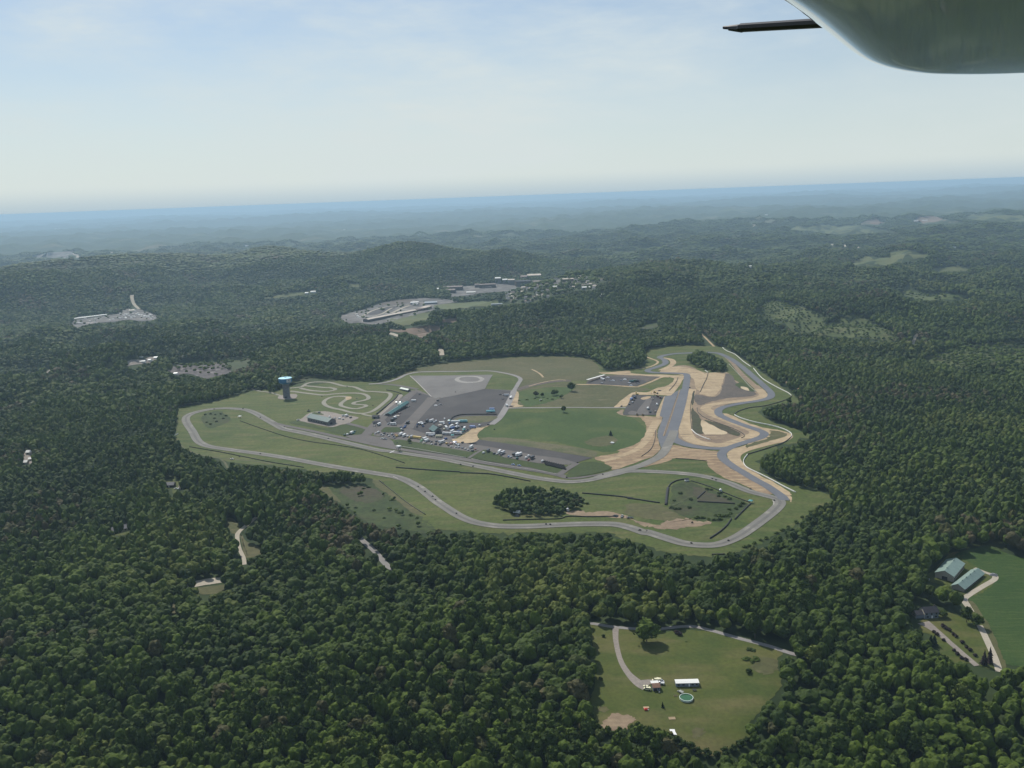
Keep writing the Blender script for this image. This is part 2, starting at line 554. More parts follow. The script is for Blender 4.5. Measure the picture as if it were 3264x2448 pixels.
w = bpy.data.worlds.new('World')
sc.world = w
w.use_nodes = True
t = w.node_tree
bg = t.nodes['Background']
sky = t.nodes.new('ShaderNodeTexSky')
sky.sky_type = 'NISHITA'
sky.sun_disc = False
sky.sun_elevation = SUN_EL
sky.sun_rotation = SUN_AZ
sky.altitude = 600
sky.air_density = 1.0
sky.dust_density = .8
sky.ozone_density = 1.2
tc = t.nodes.new('ShaderNodeTexCoord')
# thin cirrus: streaks of white laid over the sky, thicker towards the sun side
mp = t.nodes.new('ShaderNodeMapping')
mp.inputs['Rotation'].default_value = (0, math.radians(14), math.radians(20))
mp.inputs['Scale'].default_value = (.9, 1.6, 3.6)
t.links.new(tc.outputs['Generated'], mp.inputs[0])
c1 = noise(t, 1.6, 7, .40, .70, coord=mp.outputs[0])
c2 = noise(t, 6.0, 8, .25, .75, coord=mp.outputs[0])
mu = t.nodes.new('ShaderNodeMath')
mu.operation = 'MULTIPLY'
t.links.new(c1, mu.inputs[0])
t.links.new(c2, mu.inputs[1])
ma = t.nodes.new('ShaderNodeMath')
ma.operation = 'MULTIPLY_ADD'
t.links.new(mu.outputs[0], ma.inputs[0])
ma.inputs[1].default_value = 1.9
ma.inputs[2].default_value = .0
tint = t.nodes.new('ShaderNodeMix')
tint.data_type = 'RGBA'
tint.blend_type = 'MULTIPLY'
tint.inputs[0].default_value = 1
tint.inputs[7].default_value = (.78, .91, 1.02, 1)
t.links.new(sky.outputs[0], tint.inputs[6])
veil = mixc(t, ma.outputs[0], tint.outputs[2], (7.3, 8.2, 8.6))
# summer haze whitens the sky towards the horizon
sx = t.nodes.new('ShaderNodeSeparateXYZ')
t.links.new(tc.outputs['Generated'], sx.inputs[0])
hr = t.nodes.new('ShaderNodeMapRange')
hr.interpolation_type = 'SMOOTHSTEP'
hr.inputs[1].default_value = .30
hr.inputs[2].default_value = -.02
hr.inputs[4].default_value = .9
t.links.new(sx.outputs[2], hr.inputs[0])
veil = mixc(t, hr.outputs[0], veil, (7.3, 8.1, 8.0))
# and a thin blue layer of it lies right on the horizon
hl = t.nodes.new('ShaderNodeMapRange')
hl.interpolation_type = 'SMOOTHSTEP'
hl.inputs[1].default_value = .026
hl.inputs[2].default_value = -.004
hl.inputs[4].default_value = .75
t.links.new(sx.outputs[2], hl.inputs[0])
veil = mixc(t, hl.outputs[0], veil, (4.3, 5.7, 6.7))
t.links.new(veil, bg.inputs[0])
bg.inputs[1].default_value = .092

sc.view_settings.view_transform = 'Standard'
sc.view_settings.look = 'None'
sc.view_settings.exposure = 0.0
sc.view_settings.gamma = 1.0

# ------------------------------------------------------------------ terrain
ang = np.radians(np.concatenate([np.arange(-180, -46, 4.0), np.arange(-45, 45.01, .17), np.arange(49, 180, 4.0)]))
rad = np.concatenate([[2.0], np.linspace(60, 440, 12)])
r = 450.0
rr = []
while r < 9500:
    rr.append(r)
    r *= 1.0108
while r < 72000:
    rr.append(r)
    r *= 1.035
rad = np.concatenate([rad, rr])
NR, NA = len(rad), len(ang)
RR, AA = np.meshgrid(rad, ang, indexing='ij')
X, Y = (RR * np.sin(AA)).ravel(), (RR * np.cos(AA)).ravel()
Z = height(X, Y)
idx = np.arange(NR * NA).reshape(NR, NA)
nxt = np.roll(idx, -1, axis=1)
q = np.stack([idx[:-1], idx[1:], nxt[1:], nxt[:-1]], -1).reshape(-1, 4)
T = np.concatenate([q[:, [0, 1, 2]], q[:, [0, 2, 3]]])
T = np.concatenate([T, np.stack([idx[0], nxt[0], np.full(NA, idx[0, 0])], 1)[1:-1]])
cover = sstep(7500, 11000, np.hypot(X, Y))
m, t, b = nt('land')
at = t.nodes.new('ShaderNodeAttribute')
at.attribute_name = 'cover'
floor_ = mixc(t, noise(t, .03, 5), (.016, .030, .008), (.034, .052, .014))
wood = mixc(t, noise(t, .012, 8, .38, .62), (.016, .030, .011), (.042, .066, .020))
fld = mixc(t, noise(t, .0016, 2, .45, .55), (.070, .095, .038), (.105, .10, .06))
wood = mixc(t, noise(t, .00085, 7, .59, .63, stretch=(.2, 1, 2.2)), wood, fld)
t.links.new(mixc(t, at.outputs['Fac'], floor_, wood), b.inputs['Base Color'])
b.inputs['Roughness'].default_value = .95
M['land'] = m
land = link('terrain', raw_mesh('terrain', np.c_[X, Y, Z], T, ['land'], dict(cover=cover)))
for p in ():
    pass
land.data.polygons.foreach_set('use_smooth', np.ones(len(land.data.polygons), bool))
tag(land, 'rolling wooded hill country reaching to the horizon', 'terrain', None, 'structure')
ZMIN = float(Z.min())

hz = bpy.data.materials.new('haze')
hz.use_nodes = True
t = hz.node_tree
t.nodes.clear()
o_ = t.nodes.new('ShaderNodeOutputMaterial')
pv = t.nodes.new('ShaderNodeVolumePrincipled')
pv.inputs['Color'].default_value = (.54, .78, .97, 1)
pv.inputs['Density'].default_value = 5.2e-5
pv.inputs['Anisotropy'].default_value = .15
t.links.new(pv.outputs[0], o_.inputs['Volume'])
M['haze'] = hz
hb = MB()
hb.box((0, 0, ZMIN - 1), (150000, 150000, 353.0 - ZMIN + 1), 'haze')
tag(hb.build('haze'), 'pale blue haze lying over the far hills', 'haze', None, 'stuff')

# ------------------------------------------------------------------ race complex: ground cover
# lifts: grass .2, fields .28, dirt .36-.44, old surfaces .52, new surfaces .60, details .68
area('grass_field', '''B 130,830 150,700 165,615 440,568 600,520 750,478 830,470 900,490 960,470 1060,435 1110,392 1200,372 1330,395 1600,408 1750,412 1800,395 C 160,365 300,308
 450,275 700,245 900,226 1100,213 1300,209 1490,210 1600,216 1700,240 1765,300 1790,325 1990,318 2080,300 D 438,300 450,280 425,240 412,205 440,186 600,152 800,140 1000,145 1115,155 1230,222
 1390,325 1560,450 1730,572 1800,620 1870,660 1700,645 1480,690 1440,745 1560,815 1720,862 1910,935 1900,965 1780,955 1800,990 1710,1012 1600,1015 1590,1060
 1500,1100 1430,1150 1440,1240 1560,1320 1700,1372 1900,1412 2110,1470 O 2080,365 2000,395 1900,440 1800,525 1620,645 1500,705 1350,790 1200,860 1050,900 900,925 700,920
 500,900 350,880 200,820 C 1900,1620 1750,1585 1500,1595 1250,1590 1000,1600 800,1590 600,1580 480,1560 350,1500 250,1420 150,1340 60,1260 B 1740,1195 1700,1175 1500,1125
 1250,1115 1150,1100 900,1070 700,1058 480,1013 300,968 180,902''', 'grass', .2, 'mown olive grass covering the whole circuit grounds', 'grass field', open_=True, jitter=2.0)

area('upper_field', 'C 100,415 230,335 400,290 700,250 1000,225 1300,214 1550,220 1690,245 1750,320 1660,395 1500,398 1350,405 1200,440 1110,468 1125,385 980,335 880,322 700,326 450,328 320,334 230,352 170,384',
     'dry', .28, 'dry brownish grass field beyond the skid pad', 'field', jitter=1.0)
area('rough_field', 'C 1110,480 1250,450 1500,415 1600,430 2000,450 2150,470 2010,500 1960,560 1940,605 1600,603 1300,600 1150,602 1110,560', 'dry', .28, 'streaky grass field between the two field roads', 'field', jitter=1.0)
area('scrub_patch', 'C 1110,500 1250,465 1400,450 1480,455 1560,440 1500,500 1380,560 1250,595 1150,598', 'lush', .36, 'dark green weedy patch beside the brown track', 'field', jitter=1.0)
area('bright_field', 'C 800,815 900,722 980,655 1100,645 1300,650 1480,625 1800,630 1960,640 2000,690 2095,760 2112,820 2070,890 1960,935 1800,960 1700,945 1500,905 1400,880 1200,862 1000,848 850,845',
     'lush', .28, 'deep green oval hayfield inside the circuit', 'field', jitter=1.0)
area('olive_band', 'C 830,850 1000,848 1250,880 1500,912 1700,950 1722,990 1680,1000 1450,962 1100,905 850,870', 'olive', .36, 'pale olive bank above the long dark strip', 'field', jitter=.8)
area('dry_patch', 'C 1640,870 1800,835 1880,850 1860,900 1760,915 1660,905', 'dry', .36, 'bleached patch of grass near a lone conifer', 'field', jitter=1.5)
area('verge', 'C 150,865 250,872 450,908 720,957 790,952 832,940 722,1003 500,972 165,915', 'verge', .76, 'green verge between the parking row and pit wall', 'grass', jitter=.3)
area('verge', 'C 742,1003 850,942 1000,1002 1270,1048 1500,1072 1520,1052 1418,1124 1200,1082', 'verge', .76, 'green verge below the tyre stacks and parking row', 'grass', jitter=.3)
area('verge', 'C 1482,1152 1590,1050 1700,1038 1780,1050 1845,1085 1750,1118 1600,1148', 'verge', .76, 'green wedge at the end of the parking strip', 'grass', jitter=.3)
area('verge', 'B 1040,735 1120,715 1290,765 1360,768 1490,745 1660,800 1600,820 1480,832 1250,775', 'verge', .44, 'green slope in front of the long hall', 'grass', jitter=.6)
area('dry_patch', 'O 0,400 180,395 330,410 380,440 420,460 560,530 480,560 330,560 100,530 0,500', 'dry', .28, 'yellowish grass beside the dark barrier', 'field', jitter=1.5)
area('brown_patch', 'C 1500,1450 1560,1420 1700,1430 1850,1430 2000,1490 2212,1530 O 400,570 600,550 700,570 850,585 620,635 450,650 250,635 120,600 0,550', 'dirt', .30, 'worn brown earth inside the lower bend', 'dirt patch', jitter=1.5)
area('overgrown_hollow', 'O 450,215 560,172 640,178 800,242 950,292 1100,347 1222,402 1140,472 1040,545 960,575 850,580 680,550 560,522 450,462 415,430 440,300', 'scrub', .30, 'overgrown weedy hollow inside the lower bend', 'scrub', jitter=1.5)
area('bare_weeds', 'O 640,230 760,240 800,270 900,310 1000,350 1080,385 900,380 720,370 690,320', 'brownscrub', .38, 'brown bare ground in the overgrown hollow', 'scrub', jitter=1.5)
area('weedy_hollow', 'B 345,700 400,650 500,640 565,680 570,720 500,750 400,775 370,740', 'scrub', .30, 'dark weedy hollow inside the hairpin', 'scrub', jitter=1.2)
area('grass_mound', 'B 1060,440 1080,395 1150,370 1250,378 1400,400 1300,425 1150,445', 'scrub', .30, 'dark grassy bank behind the kart loop', 'bank', jitter=1.0)
area('meadow', '''B 1230,1220 1330,1215 1450,1225 1720,1222 1850,1320 1990,1420 2100,1505 2180,1560 2100,1600 1900,1560 1750,1540 1620,1500 1480,1400 1350,1300''', 'scrub', .2, 'rough green meadow below the circuit', 'meadow', open_=True, jitter=1.5)
area('bare_weeds', 'B 1430,1240 1560,1225 1700,1245 1780,1300 1720,1345 1600,1350 1480,1310', 'brownscrub', .30, 'purplish brown weeds in the meadow', 'scrub', jitter=1.5)
area('mown_path', 'B 1690,1180 1760,1200 1900,1320 2080,1440 2000,1430 1850,1310 1730,1240', 'dry', .30, 'pale mown strip along the meadow edge', 'path', jitter=.8)
area('mown_path', 'B 1250,1215 1320,1225 1400,1300 1440,1350 1390,1340 1310,1280', 'dry', .30, 'pale grass track entering the meadow', 'path', jitter=.8)

# bare earth round the new loop
area('bare_earth', '''D 830,398 700,395 560,372 700,322 820,322 960,378 1150,378 1200,430 1262,468 1400,548 1400,490 1440,500 1510,560 1500,600 1380,625 1180,655 1080,690 1045,730 1080,770 1200,822 1400,892
 1435,915 1400,942 1200,1012 1100,1037 950,1028 800,998 715,940 705,900 760,700 815,480''', 'dirt', .36, 'brown bare earth inside the new loop', 'earth', jitter=.6)
area('graded_earth', 'D 960,388 1050,378 1110,378 1135,400 1110,490 1070,560 1020,588 940,572 915,552 985,410', 'tan', .44, 'pale graded earth panel inside the new loop', 'earth', jitter=.8)
area('graded_earth', 'D 560,372 700,328 800,335 900,360 960,390 985,420 920,540 870,500 850,430 700,390', 'tan', .42, 'pale earth at the top of the new loop', 'earth', jitter=.8)
area('dark_earth', 'D 870,575 1050,592 1120,500 1140,400 1190,400 1240,470 1400,552 1370,588 1150,608 1000,640 930,668 880,650', 'darkdirt', .44, 'dark brown earth in the middle of the new loop', 'earth', jitter=1.0)
area('grass_mound', 'D 1230,480 1290,468 1340,500 1390,545 1330,540 1250,510', 'verge', .52, 'small green oval left in the bare earth', 'grass', jitter=.8)
area('graded_earth', 'D 1275,503 1330,512 1350,540 1290,525', 'tanlight', .58, 'pale sand patch in the small green oval', 'earth', jitter=.3)
strip('sand_verge', 'D 850,525 815,640 795,760 785,860 800,930 870,985 1000,1012 1120,1018 1230,990 1340,950 1410,912 1350,868 1200,812 1080,765 1000,725 965,698 1000,668 1110,648 1260,632 1400,612 1475,580 1430,525', [13, 17, 19, 20, 20, 19, 18, 19, 20, 20, 17, 16, 16, 15, 15],
      'tan', .48, 'wide tan sand verge round the inside of the new loop', 'verge')
area('dark_strip', 'D 850,560 868,552 862,640 850,690 905,760 945,850 952,912 900,918 855,890 842,800 840,690', 'brownscrub', .54, 'dark olive strip along the infield wall', 'verge', jitter=.5)
area('dark_strip', 'D 955,797 1050,820 1150,853 1270,915 1240,938 1120,895 1000,830', 'brownscrub', .54, 'dark olive bank below the infield sand', 'verge', jitter=.5)
area('pale_sand', 'D 925,803 1000,832 1090,878 1150,905 1130,925 1000,925 950,915', 'tanlight', .58, 'bright sand patch inside the new loop', 'sand', jitter=.5)
area('bare_earth', '''D 380,762 500,770 585,775 545,880 535,930 565,1040 510,1110 300,1192 145,1235 65,1168 0,1150 C 1720,1000 1800,985 1900,965 D 200,1062 350,1012 430,935 442,850 410,800''', 'rust', .40, 'rutted brown earth beside the old straight', 'earth', jitter=.8)
strip('haul_track', 'D 540,800 480,900 440,980 350,1060 200,1120 60,1160', [14, 12, 10, 9, 8], 'tan', .46, 'pale rutted haul track round the hayfield', 'track')
area('bare_earth', 'D 655,1018 800,1042 1000,1066 1072,1076 1082,1122 1130,1182 1300,1285 1450,1372 1560,1442 1480,1450 1300,1372 1100,1292 992,1212 978,1158 860,1145 700,1137 600,1172 450,1207 375,1212 500,1160 600,1090', 'rust', .40, 'orange brown earth between the two lower tracks', 'earth', jitter=.8)
area('sand_verge', '''D 1180,1060 1155,1105 1180,1155 1300,1235 1500,1345 1600,1412 1690,1482 1715,1520 1722,1465 1690,1425 1500,1315 1330,1222 1290,1180 1255,1110 1300,1055 1500,995 1700,930 1650,897 1500,868 1350,828 1200,760 1125,738 1150,772 1300,822 1440,872 1522,920 1490,957 1300,1027''',
     'tan', .40, 'tan run off earth outside the new track', 'verge', jitter=.8)
strip('sand_verge', 'D 1180,778 1300,832 1450,872 1580,902 1640,930 1600,965 1450,1010 1300,1062 1225,1112 1245,1180 1335,1258 1480,1345 1620,1430 1692,1490', [7, 10, 12, 20, 30, 30, 22, 15, 15, 15, 15, 13, 11, 8], 'tan', .43, 'tan run off earth inside the outer white wall', 'verge')
area('dry_patch', 'D 1320,1040 1500,990 1690,935 1640,905 1540,890 1530,930 1480,970 1350,1012', 'dry', .46, 'dry grass in the outer bend of the new track', 'grass', jitter=1.2)
strip('bare_earth', 'D 1120,225 1200,295 1290,400 1400,500 1460,540', [6, 8, 10, 12, 14], 'dirt', .36, 'brown earth strip inside the far side of the loop', 'earth')
strip('bare_earth', 'D 590,250 660,265 680,295 640,330 560,360', [9, 12, 12, 11, 8], 'tan', .40, 'pale earth crescent at the top hairpin', 'earth')
strip('haul_track', 'D 400,200 430,235 520,270 545,290 500,320 420,340 340,350', 5, 'tan', .40, 'pale track curling round the grove by the hairpin', 'track')
area('bare_earth', 'N 330,150 480,148 850,118 900,160 1150,185 1450,188 1640,200 1830,212 1790,300 1620,540 1450,548 1000,542 920,545 840,700 800,745 720,752 600,752 900,512 1180,498 1340,425 1480,400 1600,340 1650,262 1560,232 1430,232 1050,222 700,192 400,172', 'tan', .40, 'tan earth shoulders round the two dark lots', 'earth', jitter=.5)
area('bare_earth', 'N 1480,572 1440,640 1330,902 1420,915 1490,610', 'tan', .44, 'tan shoulder between lot and straight', 'earth', jitter=.4)
area('bare_earth', 'N 640,860 760,800 760,900 900,910 1180,915 1100,935 900,935 760,910', 'dirt', .36, 'brown earth edge of the lower lot', 'earth', jitter=.5)
strip('haul_track', 'C 1580,428 N 0,362 350,362 600,378 950,402 1050,388 1250,312 1430,235 1560,232', 6.5, 'tan', .46, 'pale track along the edge of the upper lot', 'track')
area('bare_earth', 'C 590,862 640,850 720,800 760,770 820,770 900,745 840,775 790,825 800,860 760,885 690,890 620,882', 'tan', .68, 'tan earth apron beside the paddock', 'earth', jitter=.4)
area('bare_earth', 'C 1060,500 1115,495 1105,580 1150,600 1060,612 1020,605', 'tan', .44, 'tan earth patch by the trailer corner', 'earth', jitter=.4)
strip('haul_track', 'C 1215,312 1250,328 1290,355 1305,375', 4, 'tan', .40, 'faint pale wheel track on the dry field', 'track')
strip('haul_track', 'B 115,850 160,890 240,945 350,985 560,1015 760,1030 900,1052', 4, 'olive', .34, 'worn grass track outside the hairpin', 'track')
strip('haul_track', 'B 480,1000 530,1040 555,1085', 3, 'olive', .30, 'worn path dropping into the wood', 'path', open_=10)

# paved surfaces
area('paddock', 'C -40,735 60,640 200,560 310,470 340,480 470,535 860,465 1080,478 1095,500 1050,570 1015,612 962,695 905,745 740,785 620,850 800,900 1110,955 1450,1000 1560,1042 1436,1142 1425,1128 1510,1060 1270,1048 1000,1002 850,942 720,957 450,908 250,872 150,865 50,842 -20,830', 'grey', .52, 'grey asphalt paddock of the circuit', 'paddock', curve=False, jitter=0)
area('dark_lot', 'C 318,492 435,525 470,545 855,465 1078,482 1052,545 1012,612 960,692 905,738 740,782 640,838 400,820 250,770 190,745 90,745 60,700', 'lot', .60, 'dark asphalt of the main paddock', 'lot', curve=False, jitter=.2)
area('dark_lot', 'C 590,866 700,892 800,862 1100,905 1450,965 1690,1005 1570,1042 1450,1010 1250,985 950,930 800,905', 'lot', .60, 'long dark asphalt strip beside the olive bank', 'lot', curve=False, jitter=.2)
area('skid_pad', 'C 262,362 912,355 850,465 472,542 430,526', 'pad', .68, 'pale grey skid pad fanning out beyond the paddock', 'skid pad', curve=False, jitter=0)
strip('paddock_lane', 'C 455,530 400,585 330,660 270,725 225,775', [26, 20, 19, 20, 26], 'grey', .70, 'grey lane crossing the dark paddock', 'lane')
strip('ring_mark', 'C 832,390 800,408 735,414 665,410 630,392 655,374 725,368 795,372 832,390', 9, 'ringpaint', .76, 'worn tyre ring on the skid pad', 'ring')
strip('edge_line', 'C 262,362 350,445 430,526', 1.8, 'concrete', .78, 'pale edge line of the skid pad', 'line')
strip('paddock_lane', 'C 300,478 200,560 60,680 -20,750 B 1640,825', [12, 14, 14, 14, 16], 'grey', .72, 'grey lane past the kart pavilion', 'lane')
area('grass_island', 'C 35,798 65,768 120,765 190,770 187,800 120,806 60,804', 'verge', .78, 'small green island among the parked cars', 'grass', jitter=.3)
area('apron', 'B 1480,835 1600,822 1700,790 1668,828 1800,850 1842,872 1865,905 1920,940 1850,925 1700,890 1580,868', 'grey', .56, 'grey apron at the start of the pit lane', 'apron', jitter=.2)
area('apron', 'L 280,842 340,800 410,742 520,702 700,690 830,705 1000,742 1275,790 1200,840 1130,885 1080,905 1000,912 850,952 700,937 450,885', 'gravel', .52, 'gravel apron round the long hall', 'apron', jitter=.3)
strip('access_road', 'L 1080,890 1250,930 1400,975 1500,1012 1560,1030', 8, 'grey', .54, 'grey road from the hall to the paddock', 'road')
area('grass_island', 'L 520,705 620,715 700,745 600,745 500,735', 'verge', .60, 'thin green strip behind the hall', 'grass', jitter=.3)
strip('perimeter_road', 'C -60,428 20,422 90,410 170,385 230,355 320,335 450,330 700,328 880,325 980,338 1080,360 1128,387 1110,425 1078,478', 8, 'road', .60, 'perimeter road curving round the skid pad', 'road')
strip('perimeter_road', 'C 0,425 150,436 320,468', [6, 9, 10], 'grey', .56, 'short road behind the green roofed shelter', 'road')
strip('access_road', 'C 1078,478 1050,545 1015,612 965,690 900,745', 11, 'road', .66, 'grey lane along the paddock edge', 'road')
strip('field_road', 'C 1010,617 1300,613 1600,611 1950,612 D 270,692', 6, 'road', .52, 'narrow straight road across the fields', 'road')
strip('brown_track', 'C 1095,475 1200,442 1350,412 1480,400 1500,408', [14, 16, 15, 13], 'darkdirt', .44, 'dark brown earth road toward the upper lot', 'road')
strip('haul_track', 'C 1195,445 1300,415 1420,395 1485,398', 3, 'tan', .48, 'pale edge of the dark earth road', 'track')
area('grass_island', 'C 600,712 680,682 940,680 880,722 750,732 620,722', 'olive', .68, 'grass plot behind the black tyre wall', 'grass', jitter=.4)
area('dark_lot', 'N 330,185 420,205 700,192 1400,222 1405,236 1000,385 870,385 300,358 100,352 110,305', 'darkdirt', .52, 'upper dark lot with scrap and trailers', 'lot', curve=False, jitter=.3)
area('dark_lot', 'N 400,240 700,225 1150,300 1000,382 870,382 300,356 130,345', 'lot', .58, 'asphalt centre of the upper dark lot', 'lot', jitter=.3)
area('dark_lot', 'N 912,542 1030,546 1480,570 1420,640 1330,902 750,896 792,780 832,720', 'lot', .56, 'dark gravel works lot beside the straight', 'lot', curve=False, jitter=.3)
area('gravel_patch', 'N 840,860 900,825 980,840 1060,870 1000,890 880,895', 'grey', .62, 'grey gravel spill in the works lot', 'gravel', jitter=.4)
strip('gravel_patch', 'N 1080,890 1120,780 1180,680 1230,600', [22, 16, 12, 10], 'grey', .62, 'worn wheel path across the works lot', 'path')
area('gravel_patch', 'N 1060,610 1150,575 1240,572 1220,600 1120,630', 'tan', .64, 'sandy spill in the works lot', 'gravel', jitter=.4)

# the circuit itself
NORTH = '''B 990,778 930,745 850,700 780,660 700,630 600,619 500,618 400,628 300,650 243,675 226,705 242,745 280,800 312,860 350,893 420,918 600,945 800,972 1000,1003 1200,1040 1400,1076 1600,1108 1800,1140 1880,1156 1960,1185 2060,1242 2150,1312
 C 470,1345 560,1405 640,1455 720,1492 800,1516 900,1533 1000,1541 1200,1541 1400,1531 1600,1524 1800,1523 1900,1531 2000,1556 2100,1590 O 200,682 400,745 520,782 620,802 740,813 860,812 950,795 1050,758 1150,706 1250,638 1330,580
 1420,512 1490,452 1532,402 1532,368 1490,340 1400,315 1260,280 1130,232 1030,190 930,160 800,126 650,101 500,86 350,76 200,69 50,66'''
strip('race_track', NORTH, 13, 'track', .60, 'old pale asphalt loop of the circuit', 'race track')
strip('race_track', 'O 60,66 C 1950,1112 1880,1130 1800,1148 1700,1172 1600,1187 1500,1192 1400,1183 1250,1162 1100,1133 900,1092 700,1052 500,1012 300,982 130,957 0,941 B 1500,891 1250,832 1060,792 990,778', 13, 'track', .62, 'old pale asphalt main straight', 'race track')
strip('pit_lane', 'B 915,728 1000,752 1200,792 1400,837 1600,880 1800,920 2000,952 C 490,985 800,1036 1100,1080 1300,1112 1430,1140 1490,1158 1560,1163 1650,1152 1760,1132 1850,1110 1900,1095', [5, 7, 8, 9, 11, 12, 12, 12, 11, 10, 7, 5, 4, 4], 'grey', .66, 'grey pit lane beside the main straight', 'pit lane')
strip('access_road', 'C 722,1008 770,975 832,940', 4.5, 'grey', .80, 'narrow link across the verge', 'road')
strip('access_road', 'C 1425,1142 1490,1095 1572,1045', 9, 'grey', .80, 'wide link at the end of the parking strip', 'road')
SOUTH = '''D 640,1000 672,930 692,870 716,800 746,700 771,600 791,500 802,430 800,402 775,390 700,385 600,383 500,378 462,370 458,356 520,336 580,315 612,295 600,266 563,250 570,238 620,225 700,213 800,208 900,203 1000,203 1080,211 1150,240 1220,280 1300,340 1380,410 1450,470 1522,535
 1545,570 1530,600 1470,620 1380,636 1280,650 1180,670 1110,690 1078,715 1087,750 1150,785 1250,825 1350,860 1440,890 1482,915 1462,945 1380,975 1280,1005 1180,1040 1122,1075 1107,1110 1132,1150 1200,1202 1300,1262 1400,1322 1500,1376 1580,1430 1640,1475 1655,1505'''
strip('race_track', SOUTH, 12.5, 'newtrack', .64, 'new blue grey asphalt loop of the circuit', 'race track')
area('race_track', 'D 760,522 700,548 660,580 605,590 560,760 590,776 548,885 541,935 555,990 572,1040 620,1030 640,945 690,820 735,690 765,575', 'newtrack', .58, 'new asphalt lane beside the straight', 'race track', curve=False, jitter=0)
strip('race_track', 'D 690,905 680,955 720,985 800,1016 900,1036 1000,1046 1100,1048 1180,1040', [12, 17, 16, 13, 12, 12], 'newtrack', .62, 'new asphalt link at the foot of the straight', 'race track')
strip('race_track', 'D 688,890 665,950 640,1000 610,1060 570,1110 500,1152 400,1196 300,1226 200,1250 100,1276 0,1312', 13, 'track', .70, 'old pale end of the straight joining the loop', 'race track')
strip('median', 'D 737,530 700,640 660,760 625,860 597,938', [1.8, 2.6, 3.2, 3.6, 3], 'dirt', .74, 'thin earth median between the two lanes', 'median')
for nm, s in (('outer', 'L 130,300 240,290 330,275 400,228 500,202 640,196 800,205 920,235 1030,263 1200,280 1300,318 1385,350 1500,356 1650,366 1780,378 1818,412 1790,470 1700,550 1600,632 1500,692 1380,722 1260,722 1130,702 1000,665 850,635 740,595 694,545 722,500 800,460 900,440 1020,438 1095,455 1060,500 990,550 982,590 1040,615 1150,640 1250,645 1340,625 1405,602 1380,582 1280,575 1195,565 1222,535 1350,510 1438,480 1438,440 1370,402 1250,385 1050,385 850,400 700,415 560,405 400,385 250,365 130,350'),
              ('inner', 'L 300,300 450,335 600,350 750,356 860,336 888,315 820,296 700,290 550,276 400,262 360,258')):
    strip('kart_track', s, 7.5, 'kart', .60 if nm == 'outer' else .64, 'winding %s kart loop behind the hall' % nm, 'kart track')
area('kart_lane', 'L 1940,412 2000,402 2030,425 1960,500 1700,762 1600,752 1700,660 1850,520', 'gravel', .56, 'pale concrete lane beside the kart pavilion', 'lane', curve=False)
strip('access_road', 'L 1340,735 1420,755 1510,772', 6, 'kart', .58, 'link from the kart loop to its lane', 'road')
strip('access_road', 'B 740,465 800,482 880,492 960,515 1000,530', 5, 'kart', .50, 'service road to the water tower', 'road')
area('gravel_patch', 'B 960,520 1080,505 1100,525 1060,545 960,545', 'gravel', .54, 'gravel pad round the water tower', 'gravel', jitter=.4)
area('gravel_patch', 'L 1060,455 1110,440 1160,450 1150,480 1080,500', 'tan', .66, 'sandy run off beside the kart loop', 'gravel', jitter=.2)
strip('start_line', 'J 500,1095 540,1077 578,1062', 1.6, 'white', .72, 'white start line across the main straight', 'line')

strip('racing_line', NORTH, 3.4, 'rubbered', .68, 'darker rubbered line round the old loop', 'racing line')
strip('racing_line', 'O 60,66 C 1950,1112 1880,1130 1800,1148 1700,1172 1600,1187 1500,1192 1400,1183 1250,1162 1100,1133 900,1092 700,1052 500,1012 300,982 130,957 0,941 B 1500,891 1250,832 1060,792 990,778', 3.6, 'rubbered', .70, 'darker rubbered line down the main straight', 'racing line')
# kerbs
for s, lab in (('O 1462,362 1475,385 1470,405', 'white kerb at the sharp lower bend'), ('B 985,765 1020,778 1060,788', 'white kerb at the start of the straight'), ('B 1850,1150 1890,1168', 'white kerb on the lower straight')):
    strip('kerb', s, 1.3, 'concrete', .74, lab, 'kerb')

# ------------------------------------------------------------------ near clearings
area('clearing_lawn', '''I 178,232 280,243 420,268 600,288 800,318 1000,300 1280,308 1400,335 1560,388 1800,450 1925,492 1865,560 1880,650 1905,720 1880,830 1800,930 1740,1000 1655,1080 1620,1130 1640,1250 1500,1345 1380,1400 1230,1400 1080,1320
 1000,1270 930,1200 800,1190 660,1130 550,1180 340,1180 260,1060 205,960 250,870 270,760 265,620 212,500 238,390''', 'lawn', .2, 'wide mown lawn of the clearing in the wood', 'lawn', open_=True, jitter=.8)
area('bare_patch', 'I 330,1150 370,1080 430,1030 520,1040 600,1060 620,1100 560,1130 540,1175 420,1185', 'dirt', .32, 'bare tan earth at the corner of the lawn', 'earth', jitter=.6)
area('bare_patch', 'I 290,1010 330,970 380,980 370,1020', 'dry', .32, 'bleached spot on the lawn edge', 'earth', jitter=.6)
area('bare_patch', 'I 1700,540 1860,560 1880,650 1760,690 1640,640 1660,600', 'dry', .30, 'bleached lawn beside the bush', 'earth', jitter=.8)
area('bare_patch', 'I 1120,1165 1200,1160 1230,1200 1200,1240 1130,1245', 'dry', .30, 'worn brownish strip on the lawn', 'earth', jitter=.8)
strip('driveway', 'I 448,278 452,400 490,560 560,680 650,765 720,800', [5.5, 4, 4, 5, 8, 10], 'gravel', .34, 'gravel driveway curving down the lawn', 'driveway')
strip('driveway', 'I 680,765 760,755 860,765', [7, 6, 4], 'gravel', .36, 'gravel parking spur above the small house', 'driveway')
strip('lane', 'I 172,232 290,248 420,270 600,285 800,290 1100,265 1290,302 1420,338 1560,378 1800,440 2000,505 2212,548 H 110,1340 290,1385', 4.5, 'road', .34, 'grey lane along the top of the clearing', 'lane', open_=9)
